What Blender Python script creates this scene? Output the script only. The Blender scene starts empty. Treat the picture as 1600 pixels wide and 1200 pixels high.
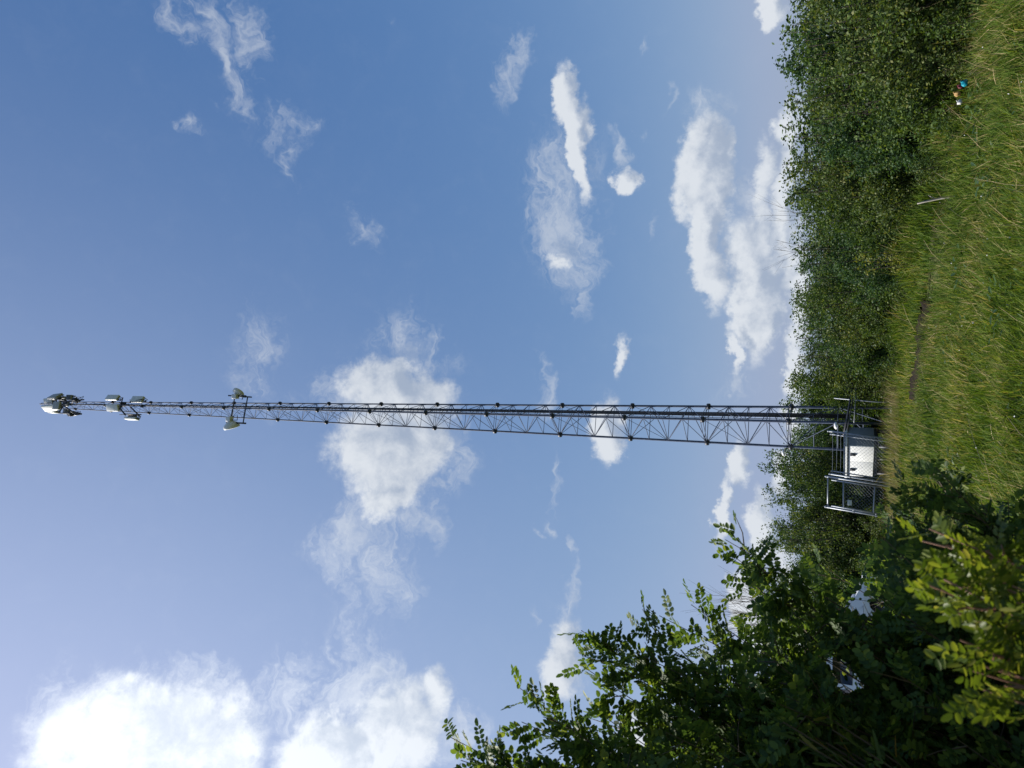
import bpy, math, random
import numpy as np
from mathutils import Matrix, Vector, Euler
R = math.radians
scn = bpy.context.scene
COL = scn.collection

# ------------------------------------------------------------ camera
EYE = 1.6
TH = R(24.3); ROLL = -0.00745; FOC = 1155.0
Fv = np.array([0, math.cos(TH), math.sin(TH)])
Uv0 = np.array([0, -math.sin(TH), math.cos(TH)])
Rv0 = np.array([1.0, 0, 0])
Rv = Rv0*math.cos(ROLL) - Uv0*math.sin(ROLL)
Uv = Uv0*math.cos(ROLL) + Rv0*math.sin(ROLL)
cam_d = bpy.data.cameras.new('camera'); cam = bpy.data.objects.new('camera', cam_d); COL.objects.link(cam)
cam_d.sensor_width = 36; cam_d.lens = FOC/1600*36
cam_d.clip_start = 0.05; cam_d.clip_end = 6000
cam_d.dof.use_dof = True; cam_d.dof.focus_distance = 26; cam_d.dof.aperture_fstop = 9.5
M = Matrix(((-Uv[0], Rv[0], -Fv[0], 0), (-Uv[1], Rv[1], -Fv[1], 0), (-Uv[2], Rv[2], -Fv[2], EYE), (0, 0, 0, 1)))
cam.matrix_world = M
scn.camera = cam
CAM = np.array([0, 0, EYE])

def ray(px, py):
    d = Fv*FOC - Uv*(px-800) + Rv*(600-py)
    return d/np.linalg.norm(d)
def at(px, py, D):
    """point at horizontal distance D from the lens in direction of photo pixel"""
    d = ray(px, py); return CAM + d*(D/math.hypot(d[0], d[1]))
def proj(P):
    q = np.asarray(P) - CAM
    z = q@Fv; return 800 - FOC*(q@Uv)/z, 600 - FOC*(q@Rv)/z, z

# ------------------------------------------------------------ light
SUN_AZ, SUN_EL = R(-80), R(46)          # azimuth measured from +Y towards +X
sdir = np.array([math.sin(SUN_AZ)*math.cos(SUN_EL), math.cos(SUN_AZ)*math.cos(SUN_EL), math.sin(SUN_EL)])
sl = bpy.data.lights.new('sun', 'SUN'); so = bpy.data.objects.new('sun', sl); COL.objects.link(so)
sl.energy = 4.8; sl.angle = R(0.5); sl.color = (1.0, 0.94, 0.84)
so.rotation_euler = Vector(sdir).to_track_quat('Z', 'Y').to_euler()
scn.view_settings.view_transform = 'Standard'; scn.view_settings.look = 'None'
scn.view_settings.exposure = 0.6; scn.view_settings.gamma = 1.0
SKY_STRENGTH = 0.1

# clouds: photo position (x, y), half sizes, rotation (deg), thickness
CLOUDS = [
 (235,1185,150,125,0,1.3),(330,1130,90,80,0,.6),(130,1190,70,70,0,.55),(240,1090,80,50,0,.5),
 (520,1180,80,75,0,1.15),(610,1140,75,90,0,1.0),(560,1065,60,50,0,.62),(680,1085,32,45,0,.7),
 (620,618,76,50,0,1.1),(598,705,74,72,0,1.15),(652,680,52,60,0,1.05),(598,785,42,34,0,.9),
 (553,840,42,60,20,.62),(595,890,50,80,10,.5),(565,970,40,80,20,.28),
 (400,555,38,70,10,.42),(450,640,60,50,0,.22),
 (355,110,20,75,-20,.62),(385,60,32,75,-5,.5),(280,35,35,55,-15,.42),(330,20,30,30,0,.45),
 (445,200,32,30,30,.38),(465,265,18,35,0,.34),(300,185,14,24,-35,.36),(565,352,30,26,20,.4),
 (880,150,20,45,-8,.95),(903,225,17,95,-14,.95),(910,190,28,30,0,.8),(925,205,14,26,0,.7),
 (870,340,45,95,-12,.62),(850,290,24,70,-10,.4),(895,390,40,40,0,.55),(905,452,14,34,-15,.5),(875,405,22,22,0,.7),
 (805,108,20,52,10,.55),
 (1095,265,42,80,0,1.25),(1080,225,24,40,0,.9),(1105,375,26,85,-12,1.15),(1132,240,16,40,0,1.0),(1120,320,26,60,0,.9),
 (1175,450,36,100,-5,1.2),(1195,400,22,90,0,.9),(1165,480,24,60,0,1.0),(1190,515,16,35,0,1.0),(1147,545,11,36,-10,.85),
 (1195,275,22,50,0,.75),(1185,330,18,50,0,.6),(1228,330,20,110,0,1.1),(1245,440,22,120,0,1.1),(1238,210,20,55,0,.9),(1225,400,18,60,0,.8),
 (1240,585,18,50,0,1.1),(985,232,26,15,20,.55),(980,275,17,24,0,.75),(976,555,13,32,0,.75),
 (1200,15,20,36,-10,1.1),(1268,10,16,32,-10,1.1),
 (940,685,24,44,-5,1.05),(955,650,20,34,0,.7),(850,618,18,26,0,.62),(850,570,10,30,-20,.3),
 (1155,720,17,38,0,.9),(1131,795,13,58,10,.85),(1192,830,22,60,0,1.1),(1225,745,16,40,0,.8),(1235,660,20,40,0,.8),
 (868,765,8,42,8,.45),(850,825,9,16,0,.5),(885,865,8,26,-5,.6),(832,832,5,10,0,.4),
 (885,1010,28,55,10,.75),(880,1050,36,50,0,.85),(897,935,10,40,6,.55),(832,950,9,26,0,.28),
 (1012,1165,40,55,0,1.2),(1185,950,34,70,0,1.25),(1240,1000,40,60,0,1.2),(1235,905,30,60,0,1.1),
 (640,560,60,45,20,.5),(540,620,40,50,0,.45),(700,700,35,70,0,.5),(640,800,50,50,0,.5),(450,1080,60,60,0,.5),(700,1130,50,60,0,.5),(90,1120,60,70,0,.45),(880,270,60,60,0,.45),(1100,170,40,30,0,.4),(1150,600,30,40,0,.35),
 (1008,75,9,20,0,.42),(1040,158,7,18,0,.4),(1043,355,8,12,0,.4),
 (480,180,20,14,0,.2),(655,510,8,26,0,.22),(715,560,20,22,0,.25),(600,30,12,14,0,.2),(930,380,12,20,0,.3),
]
world = bpy.data.worlds.new('World'); scn.world = world; world.use_nodes = True
wt = world.node_tree; wt.nodes.clear()
def N(t, kind, **kw):
    n = t.nodes.new(kind)
    for k, v in kw.items(): setattr(n, k, v)
    return n
def mathn(t, op, a, b=None, c=None, clamp=False):
    n = N(t, 'ShaderNodeMath', operation=op); n.use_clamp = clamp
    for i, v in enumerate((a, b, c)):
        if v is None: continue
        if isinstance(v, (int, float)): n.inputs[i].default_value = v
        else: t.links.new(v, n.inputs[i])
    return n.outputs[0]
def smooth(t, v, lo, hi, a=0., b=1.):
    n = N(t, 'ShaderNodeMapRange', interpolation_type='SMOOTHSTEP')
    t.links.new(v, n.inputs[0])
    for i, k in enumerate((lo, hi, a, b)): n.inputs[i+1].default_value = k
    return n.outputs[0]
g = bpy.data.node_groups.new('cloud_cover', 'ShaderNodeTree')
g.interface.new_socket('Vector', in_out='INPUT', socket_type='NodeSocketVector')
g.interface.new_socket('Cover', in_out='OUTPUT', socket_type='NodeSocketFloat')
g.interface.new_socket('Body', in_out='OUTPUT', socket_type='NodeSocketFloat')
gi = N(g, 'NodeGroupInput'); go = N(g, 'NodeGroupOutput')
def vmath(t, op, a, b=None, s=None):
    n = N(t, 'ShaderNodeVectorMath', operation=op)
    for i, v in enumerate((a, b)):
        if v is None: continue
        if isinstance(v, tuple): n.inputs[i].default_value = v
        else: t.links.new(v, n.inputs[i])
    if s is not None: n.inputs['Scale'].default_value = s
    return n.outputs['Value'] if op in ('LENGTH', 'DOT_PRODUCT') else n.outputs[0]
def noise(t, vec, scale, detail, rough, dist=0.):
    n = N(t, 'ShaderNodeTexNoise'); t.links.new(vec, n.inputs['Vector'])
    n.inputs['Scale'].default_value = scale; n.inputs['Detail'].default_value = detail
    n.inputs['Roughness'].default_value = rough; n.inputs['Distortion'].default_value = dist
    return n
vin = gi.outputs[0]
w1 = noise(g, vin, 9, 5, .6)
off = vmath(g, 'SCALE', vmath(g, 'SUBTRACT', w1.outputs['Color'], (.5, .5, .5)), s=.07)
w2 = noise(g, vin, 38, 5, .65)
off2 = vmath(g, 'SCALE', vmath(g, 'SUBTRACT', w2.outputs['Color'], (.5, .5, .5)), s=.035)
vd = vmath(g, 'ADD', vmath(g, 'ADD', vin, off), off2)
def blob(g, vd, cx, cy, ax, ay, rot, inten, grow):
    c = ray(cx, cy); ca, sa = math.cos(R(rot)), math.sin(R(rot))
    a = ray(cx+ca*ax, cy+sa*ax)-c; b = ray(cx-sa*ay, cy+ca*ay)-c
    ra, rb = np.linalg.norm(a), np.linalg.norm(b)
    a /= ra; b -= a*(a@b); b /= np.linalg.norm(b); cc = np.cross(a, b)
    mp = N(g, 'ShaderNodeMapping', vector_type='TEXTURE')
    g.links.new(vd, mp.inputs['Vector'])
    mp.inputs['Location'].default_value = tuple(c)
    mp.inputs['Rotation'].default_value = Matrix((a, b, cc)).transposed().to_euler()
    mp.inputs['Scale'].default_value = (ra*grow, rb*grow, .6)
    gr = N(g, 'ShaderNodeTexGradient', gradient_type='SPHERICAL'); g.links.new(mp.outputs[0], gr.inputs[0])
    return mathn(g, 'MULTIPLY', gr.outputs['Fac'], inten)
tot = None
for cl_ in CLOUDS:
    if cl_[5] <= .66: continue
    v = blob(g, vd, *cl_[:5], cl_[5]*1.15, 1.52)
    tot = v if tot is None else mathn(g, 'SMOOTH_MAX', tot, v, .15)
fb = noise(g, vin, 26, 9, .62, .3)
val = mathn(g, 'MULTIPLY_ADD', tot, 2.1, -.28)
val = mathn(g, 'ADD', val, mathn(g, 'MULTIPLY', mathn(g, 'SUBTRACT', fb.outputs['Fac'], .5), 2.1))
val = mathn(g, 'MULTIPLY', val, smooth(g, tot, .04, .3))
g.links.new(val, go.inputs[0]); g.links.new(tot, go.inputs[1])

gv = bpy.data.node_groups.new('cloud_veil', 'ShaderNodeTree')
gv.interface.new_socket('Vector', in_out='INPUT', socket_type='NodeSocketVector')
gv.interface.new_socket('Veil', in_out='OUTPUT', socket_type='NodeSocketFloat')
gvi = N(gv, 'NodeGroupInput'); gvo = N(gv, 'NodeGroupOutput'); vv = gvi.outputs[0]
q1_ = noise(gv, vv, 14, 4, .6)
vdv = vmath(gv, 'ADD', vv, vmath(gv, 'SCALE', vmath(gv, 'SUBTRACT', q1_.outputs['Color'], (.5, .5, .5)), s=.11))
vt = None
for cl_ in CLOUDS:
    if cl_[5] > .66: continue
    v = blob(gv, vdv, *cl_[:5], cl_[5]*1.25, 1.9)
    vt = v if vt is None else mathn(gv, 'SMOOTH_MAX', vt, v, .1)
stm = N(gv, 'ShaderNodeMapping'); gv.links.new(vdv, stm.inputs['Vector']); stm.inputs['Rotation'].default_value = (0, R(20), 0); stm.inputs['Scale'].default_value = (1., 1., 2.6)
stn = noise(gv, stm.outputs[0], 20, 9, .66, .6)
vval = mathn(gv, 'ADD', mathn(gv, 'MULTIPLY_ADD', vt, 2.0, -.30), mathn(gv, 'MULTIPLY', mathn(gv, 'SUBTRACT', stn.outputs['Fac'], .5), 3.0))
vval = mathn(gv, 'MULTIPLY', vval, smooth(gv, vt, .03, .35))
gv.links.new(vval, gvo.inputs[0])
tc = N(wt, 'ShaderNodeTexCoord'); dirv = vmath(wt, 'NORMALIZE', tc.outputs['Generated'])
sky = N(wt, 'ShaderNodeTexSky', sky_type='NISHITA'); sky.sun_disc = False
sky.sun_elevation = SUN_EL; sky.sun_rotation = SUN_AZ
sky.air_density = 1.0; sky.dust_density = .7; sky.ozone_density = 1.6; sky.altitude = 200
g1 = N(wt, 'ShaderNodeGroup', node_tree=g); wt.links.new(dirv, g1.inputs[0])
shift = vmath(wt, 'ADD', dirv, tuple(float(k)*.02 for k in (sdir - 0.2*Fv)))
g2 = N(wt, 'ShaderNodeGroup', node_tree=g); wt.links.new(shift, g2.inputs[0])
alpha = smooth(wt, g1.outputs[0], -.08, 1.05, 0, .96)
alpha = mathn(wt, 'MULTIPLY', alpha, smooth(wt, g1.outputs[1], .02, .50, .45, 1.))
g3 = N(wt, 'ShaderNodeGroup', node_tree=gv); wt.links.new(dirv, g3.inputs[0])
alpha = mathn(wt, 'MAXIMUM', alpha, smooth(wt, g3.outputs[0], -.1, 1.5, 0, .62))
diff = mathn(wt, 'SUBTRACT', g1.outputs[0], g2.outputs[0])
lit = smooth(wt, mathn(wt, 'SUBTRACT', mathn(wt, 'MULTIPLY_ADD', diff, .8, .78), mathn(wt, 'MULTIPLY', g1.outputs[1], .38)), -.35, 1.35)
sund = vmath(wt, 'DOT_PRODUCT', dirv, tuple(float(k) for k in sdir))
near_sun = smooth(wt, sund, .55, .95)
lit2 = mathn(wt, 'ADD', lit, mathn(wt, 'MULTIPLY', near_sun, .6), clamp=True)
cm = N(wt, 'ShaderNodeMix', data_type='RGBA'); wt.links.new(lit2, cm.inputs['Factor'])
cm.inputs['A'].default_value = (.27, .325, .42, 1); cm.inputs['B'].default_value = (.54, .57, .61, 1)
bgc = N(wt, 'ShaderNodeBackground'); wt.links.new(cm.outputs['Result'], bgc.inputs[0])
wt.links.new(mathn(wt, 'MULTIPLY_ADD', near_sun, .45, .9), bgc.inputs[1])
bgs = N(wt, 'ShaderNodeBackground'); bgs.inputs[1].default_value = SKY_STRENGTH
sep = N(wt, 'ShaderNodeSeparateColor'); wt.links.new(sky.outputs[0], sep.inputs[0]); comb = N(wt, 'ShaderNodeCombineColor')
dpos = mathn(wt, 'MAXIMUM', sund, 0.)
for i_, (a_, g_, b_, k_) in enumerate(((.60, 1.06, 2.9, 3.), (.92, .72, 2.8, 3.), (1.76, .45, 3.3, 3.4))):   # brightness of the hazy blue, and of the haze round the sun
    wt.links.new(mathn(wt, 'ADD', mathn(wt, 'MULTIPLY', mathn(wt, 'POWER', mathn(wt, 'SMOOTH_MIN', sep.outputs[i_], (3.5, 4.6, 7.)[i_], 1.6), g_), a_), mathn(wt, 'MULTIPLY', mathn(wt, 'POWER', dpos, k_), b_)), comb.inputs[i_])
wt.links.new(comb.outputs[0], bgs.inputs[0])
mxs = N(wt, 'ShaderNodeMixShader'); wt.links.new(alpha, mxs.inputs[0]); wt.links.new(bgs.outputs[0], mxs.inputs[1]); wt.links.new(bgc.outputs[0], mxs.inputs[2])
wo = N(wt, 'ShaderNodeOutputWorld'); wt.links.new(mxs.outputs[0], wo.inputs[0])

# ------------------------------------------------------------ helpers
def tag(o, label=None, cat=None, group=None, kind=None):
    if label: o['label'] = label
    if cat: o['category'] = cat
    if group: o['group'] = group
    if kind: o['kind'] = kind
    return o
def empty(name, loc=(0, 0, 0), rz=0.):
    o = bpy.data.objects.new(name, None); COL.objects.link(o)
    o.location = tuple(float(k) for k in loc); o.rotation_euler = (0, 0, rz); o.empty_display_size = .2
    return o
def link(name, me, parent=None):
    o = bpy.data.objects.new(name, me); COL.objects.link(o)
    if parent is not None: o.parent = parent
    return o
def mesh_np(name, V, faces, mat, smooth_=False):
    """faces: list of int arrays (m,k)"""
    me = bpy.data.meshes.new(name)
    V = np.asarray(V, np.float32)
    loops = np.concatenate([f.ravel() for f in faces]).astype(np.int32)
    tot_ = np.concatenate([np.full(len(f), f.shape[1], np.int32) for f in faces])
    start = np.concatenate([[0], np.cumsum(tot_)[:-1]]).astype(np.int32)
    me.vertices.add(len(V)); me.vertices.foreach_set('co', V.ravel())
    me.loops.add(len(loops)); me.loops.foreach_set('vertex_index', loops)
    me.polygons.add(len(tot_)); me.polygons.foreach_set('loop_start', start); me.polygons.foreach_set('loop_total', tot_)
    if smooth_: me.polygons.foreach_set('use_smooth', np.ones(len(tot_), bool))
    me.materials.append(mat); me.update(calc_edges=True)
    return me
class MB:
    def __init__(s): s.v = []; s.f = {}; s.n = 0
    def add(s, V, F):
        V = np.asarray(V, float)
        for f in F: s.f.setdefault(len(f), []).append([i+s.n for i in f])
        s.v.append(V); s.n += len(V)
    def box(s, c, size, rot=None):
        h = np.array(size)/2.
        P = np.array([[x, y, z] for x in (-1, 1) for y in (-1, 1) for z in (-1, 1)], float)*h
        if rot is not None: P = P@np.array(rot).T
        s.add(P+np.array(c), [(0, 1, 3, 2), (4, 6, 7, 5), (0, 4, 5, 1), (2, 3, 7, 6), (0, 2, 6, 4), (1, 5, 7, 3)])
    def tube(s, pts, rad, sides=6, cap=True):
        pts = [np.asarray(p, float) for p in pts]; n = len(pts)
        if not hasattr(rad, '__len__'): rad = [rad]*n
        V = []; ref = None
        for i in range(n):
            t = pts[min(i+1, n-1)]-pts[max(i-1, 0)]; t = t/(np.linalg.norm(t)+1e-9)
            if ref is None:
                ref = np.cross(t, [0, 0, 1.]) if abs(t[2]) < .9 else np.cross(t, [1., 0, 0])
            a = ref - t*(ref@t); a /= np.linalg.norm(a); ref = a; b = np.cross(t, a)
            for k in range(sides):
                an = 2*math.pi*k/sides
                V.append(pts[i]+(a*math.cos(an)+b*math.sin(an))*rad[i])
        F = [(i*sides+k, i*sides+(k+1) % sides, (i+1)*sides+(k+1) % sides, (i+1)*sides+k) for i in range(n-1) for k in range(sides)]
        if cap: F += [tuple(range(sides))[::-1], tuple((n-1)*sides+k for k in range(sides))]
        s.add(V, F)
    def rev(s, prof, axis_o, axis_d, sides=20):
        """surface of revolution: prof = [(r, h)] about axis_d through axis_o"""
        d = np.asarray(axis_d, float); d /= np.linalg.norm(d)
        a = np.cross(d, [0, 0, 1.]) if abs(d[2]) < .9 else np.cross(d, [1., 0, 0]); a /= np.linalg.norm(a); b = np.cross(d, a)
        V = [np.asarray(axis_o)+d*h+(a*math.cos(2*math.pi*k/sides)+b*math.sin(2*math.pi*k/sides))*max(r, 1e-4) for r, h in prof for k in range(sides)]
        F = [(i*sides+k, i*sides+(k+1) % sides, (i+1)*sides+(k+1) % sides, (i+1)*sides+k) for i in range(len(prof)-1) for k in range(sides)]
        s.add(V, F)
    def build(s, name, mat, parent=None, smooth_=False, bevel=0):
        V = np.concatenate(s.v)
        me = mesh_np(name, V, [np.array(f) for k, f in sorted(s.f.items())], mat, smooth_)
        o = link(name, me, parent)
        if bevel:
            b = o.modifiers.new('bevel', 'BEVEL'); b.width = bevel; b.segments = 2; b.limit_method = 'ANGLE'
        return o
def rotz(a): c, s = math.cos(a), math.sin(a); return np.array([[c, -s, 0], [s, c, 0], [0, 0, 1]])

# ------------------------------------------------------------ materials
def mat_base(name):
    m = bpy.data.materials.new(name); m.use_nodes = True; t = m.node_tree; t.nodes.clear()
    out = N(t, 'ShaderNodeOutputMaterial'); p = N(t, 'ShaderNodeBsdfPrincipled')
    t.links.new(p.outputs[0], out.inputs[0]); return m, t, p, out
def ramp(t, fac, stops, interp='LINEAR'):
    r = N(t, 'ShaderNodeValToRGB'); r.color_ramp.interpolation = interp
    e = r.color_ramp.elements
    while len(e) < len(stops): e.new(.5)
    for el, (p, c) in zip(e, stops): el.position = p; el.color = (*c, 1)
    t.links.new(fac, r.inputs[0]); return r.outputs[0]
def mat_simple(name, c1, c2=None, scale=8, rough=.5, metal=0., bump=0., spec=.5):
    m, t, p, out = mat_base(name)
    p.inputs['Roughness'].default_value = rough; p.inputs['Metallic'].default_value = metal
    p.inputs['Specular IOR Level'].default_value = spec
    tcn = N(t, 'ShaderNodeTexCoord')
    nz = noise(t, tcn.outputs['Object'], scale, 6, .6)
    c2 = c2 or tuple(k*.7 for k in c1)
    t.links.new(ramp(t, nz.outputs['Fac'], [(.3, c2), (.62, c1)]), p.inputs['Base Color'])
    if bump:
        b = N(t, 'ShaderNodeBump'); b.inputs['Strength'].default_value = bump; t.links.new(nz.outputs['Fac'], b.inputs['Height']); t.links.new(b.outputs[0], p.inputs['Normal'])
    return m
def mat_leaf(name, stops, trans=.35, rough=.45, spec=.35, patch=.0, pscale=.5):
    m, t, p, out = mat_base(name)
    geo = N(t, 'ShaderNodeNewGeometry'); fac = geo.outputs['Random Per Island']
    if patch:
        tcn = N(t, 'ShaderNodeTexCoord'); nz = noise(t, tcn.outputs['Object'], pscale, 5, .65)
        fac = mathn(t, 'ADD', fac, mathn(t, 'MULTIPLY', mathn(t, 'SUBTRACT', nz.outputs['Fac'], .5), patch), clamp=True)
    col = ramp(t, fac, stops)
    t.links.new(col, p.inputs['Base Color']); p.inputs['Roughness'].default_value = rough; p.inputs['Specular IOR Level'].default_value = spec
    tr = N(t, 'ShaderNodeBsdfTranslucent')
    br = N(t, 'ShaderNodeMix', data_type='RGBA', blend_type='MULTIPLY'); br.inputs['Factor'].default_value = 1
    t.links.new(col, br.inputs['A']); br.inputs['B'].default_value = (1.3, 1.25, .5, 1); t.links.new(br.outputs['Result'], tr.inputs[0])
    mx = N(t, 'ShaderNodeMixShader'); mx.inputs[0].default_value = trans
    t.links.new(p.outputs[0], mx.inputs[1]); t.links.new(tr.outputs[0], mx.inputs[2]); t.links.new(mx.outputs[0], out.inputs[0])
    return m
STEEL = mat_simple('galvanised_steel', (.10, .125, .185), (.055, .07, .115), 5, .65, .0, 0, .25)
GALV = mat_simple('fence_galvanised', (.27, .30, .34), (.19, .215, .25), 9, .45, .3)
DARKC = mat_simple('black_cable', (.02, .022, .03), (.012, .013, .018), 12, .55)
DARKST = mat_simple('dark_steel', (.05, .055, .07), (.03, .033, .04), 9, .5, .3)
RADOME = mat_simple('antenna_radome', (.74, .75, .74), (.62, .64, .64), 5, .45)
RADIO = mat_simple('radio_grey', (.42, .43, .43), (.33, .35, .35), 7, .5)
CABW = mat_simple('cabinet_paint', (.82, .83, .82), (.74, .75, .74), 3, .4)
CABG = mat_simple('cabinet_side_shade', (.22, .25, .29), (.19, .215, .25), 3, .5)  # shaded side of the white cabinet, its shade put into the base colour
LAMPW = mat_simple('lamp_white', (.8, .8, .8), None, 5, .4)
CARW = mat_simple('car_white_paint', (.72, .74, .77), (.68, .70, .73), 1.5, .25)
GLASS = mat_simple('car_tinted_glass', (.012, .015, .02), None, 4, .08)
RUBBER = mat_simple('tyre_rubber', (.015, .015, .016), None, 20, .8)
RIM = mat_simple('alloy_rim', (.35, .36, .38), None, 10, .35, .7)
REDL = mat_simple('tail_lamp_red', (.35, .01, .01), None, 10, .2)
CLEARL = mat_simple('headlamp_clear', (.6, .62, .65), None, 10, .15)
BARK = mat_simple('bark', (.055, .045, .032), (.03, .025, .018), 14, .85, 0, .4)
TWIG = mat_simple('young_twig', (.10, .075, .04), (.05, .038, .022), 20, .7)
REDTWIG = mat_simple('reddish_twig', (.30, .15, .09), (.17, .08, .05), 20, .6)
BIRCHW = mat_simple('weathered_wood', (.42, .39, .34), (.26, .24, .2), 12, .8, 0, .3)
TEAL = mat_simple('turquoise_plastic', (.01, .30, .38), (.0, .18, .26), 12, .35)
YELC = mat_simple('yellow_card', (.45, .28, .10), (.32, .18, .05), 10, .6)
WHITEP = mat_simple('white_paper', (.5, .5, .48), (.5, .5, .5), 10, .6)
REDP = mat_simple('maroon_wrapper', (.16, .02, .03), None, 10, .5)
SIGNP = mat_simple('sign_plate', (.52, .55, .52), (.42, .46, .44), 20, .5)
LEAF_HEDGE = mat_leaf('willow_leaves', [(0, (.020, .042, .014)), (.45, (.048, .090, .022)), (.8, (.085, .14, .03)), (1, (.15, .20, .05))], .35, .55, .2, .9, 1.3)
LEAF_HEDGE2 = mat_leaf('birch_leaves', [(0, (.028, .050, .018)), (.5, (.06, .10, .026)), (.85, (.11, .15, .038)), (1, (.19, .20, .07))], .35, .55, .2, .9, 1.3)
LEAF_HEDGE3 = mat_leaf('cool_green_leaves', [(0, (.016, .040, .020)), (.5, (.036, .082, .030)), (.85, (.065, .125, .04)), (1, (.12, .17, .055))], .35, .55, .2, .9, 1.3)
LEAF_YEL = mat_leaf('yellow_green_leaves', [(0, (.09, .12, .02)), (.6, (.16, .18, .03)), (1, (.24, .23, .05))], .35)
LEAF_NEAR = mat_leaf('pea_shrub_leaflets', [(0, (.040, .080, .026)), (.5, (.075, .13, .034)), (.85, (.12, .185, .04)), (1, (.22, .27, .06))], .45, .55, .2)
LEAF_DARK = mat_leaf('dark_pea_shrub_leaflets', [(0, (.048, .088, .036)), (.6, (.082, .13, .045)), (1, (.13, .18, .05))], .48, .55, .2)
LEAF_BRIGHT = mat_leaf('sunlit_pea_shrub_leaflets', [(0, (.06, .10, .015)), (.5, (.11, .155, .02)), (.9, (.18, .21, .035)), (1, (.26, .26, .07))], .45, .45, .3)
LEAF_LONG = mat_leaf('narrow_willow_leaves', [(0, (.05, .085, .025)), (.7, (.085, .13, .032)), (.93, (.13, .17, .045)), (1, (.28, .18, .06))], .4, .55, .2)
GRASS = mat_leaf('grass_blades', [(0, (.022, .05, .010)), (.30, (.06, .115, .015)), (.62, (.115, .18, .024)), (.84, (.18, .22, .045)), (.93, (.26, .23, .09)), (1, (.42, .35, .18))], .4, .6, .1, 1.5, .55)
STALK = mat_leaf('dry_stalks', [(0, (.20, .15, .07)), (.6, (.34, .27, .14)), (1, (.50, .42, .26))], .15, .6, .2)
WEED = mat_leaf('broadleaf_weeds', [(0, (.025, .055, .018)), (.6, (.045, .09, .025)), (1, (.07, .12, .03))], .3)
m, t, p, out = mat_base('meadow_soil'); SOIL = m
tcn = N(t, 'ShaderNodeTexCoord'); nz = noise(t, tcn.outputs['Object'], .6, 8, .65); nz2 = noise(t, tcn.outputs['Object'], 14, 6, .7)
mixf = mathn(t, 'ADD', mathn(t, 'MULTIPLY', nz.outputs['Fac'], .6), mathn(t, 'MULTIPLY', nz2.outputs['Fac'], .4))
t.links.new(ramp(t, mixf, [(.3, (.035, .045, .016)), (.5, (.06, .075, .022)), (.62, (.11, .10, .05)), (.75, (.16, .13, .075))]), p.inputs['Base Color'])
p.inputs['Roughness'].default_value = .95; p.inputs['Specular IOR Level'].default_value = .1
b = N(t, 'ShaderNodeBump'); b.inputs['Strength'].default_value = .6; t.links.new(nz2.outputs['Fac'], b.inputs['Height']); t.links.new(b.outputs[0], p.inputs['Normal'])
DIRT = mat_simple('dark_dirt', (.018, .014, .010), (.008, .006, .005), 6, .95, 0, .6, .1)

# ------------------------------------------------------------ ground
def gz(x, y):
    x = np.asarray(x, float); y = np.asarray(y, float)
    f = np.clip(1-(np.hypot(x, y)-45)/30, 0, 1)
    xl = np.interp(y, [14.4, 15.6, 16.6, 17.8, 19.0, 20.3], [1.9, 1.35, .85, .3, 0, -.3]); q = x-xl
    sh = .27*np.clip((q+.06)/.16, 0, 1)*np.clip((2.8-q)/1.6, 0, 1)*np.clip((y-13.6)/.9, 0, 1)*np.clip((21.5-y)/1.2, 0, 1)
    return sh+f*(.05*np.sin(x*.55+1.2)*np.cos(y*.42+.5)+.035*np.sin(x*1.3+y*.9)+.02*np.sin(y*2.1-x*1.7))
g1d = np.concatenate([[-3000, -1500, -700, -300, -140], np.arange(-75, 75.1, .75), [140, 300, 700, 1500, 3000]])
GX, GY = np.meshgrid(g1d, g1d, indexing='ij'); n1 = len(g1d)
idx = np.arange(n1*n1).reshape(n1, n1)
gf = np.stack([idx[:-1, :-1], idx[1:, :-1], idx[1:, 1:], idx[:-1, 1:]], -1).reshape(-1, 4)
ground = link('ground', mesh_np('ground', np.stack([GX, GY, gz(GX, GY)], -1).reshape(-1, 3), [gf], SOIL, True)); tag(ground, kind='structure')

RUT0 = [np.array(p) for p in ((1.55, 15.15), (1.35, 15.6), (.85, 16.6), (.3, 17.8), (.0, 19.0), (-.3, 20.3))]
RUT = []
for i in range(len(RUT0)-1):
    for j in range(7): RUT.append(RUT0[i]*(1-j/7)+RUT0[i+1]*j/7+np.array([.05*math.sin(i*7+j*2.1), .05*math.cos(i*5+j*1.7)]))
b = MB()                                        # low dark bank beside the track: a thin raised ridge of bare earth
V = []; F = []
for i, q in enumerate(RUT):
    dv = RUT[min(i+1, len(RUT)-1)]-RUT[max(i-1, 0)]; dv /= np.linalg.norm(dv); nv = np.array([dv[1], -dv[0]])
    for off_, hz_ in ((-.14, -.04), (-.10, .12), (-.04, .27), (.10, .30)):
        pp = q+nv*off_; V.append((pp[0], pp[1], float(gz(pp[0]-.4, pp[1]))+hz_*(1+.15*math.sin(i*2.3+off_*9))))
for i in range(len(RUT)-1):
    for k in range(3): F.append((i*4+k, i*4+k+1, (i+1)*4+k+1, (i+1)*4+k))
b.add(V, F); tag(b.build('dirt_bank', DIRT), kind='structure')

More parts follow.
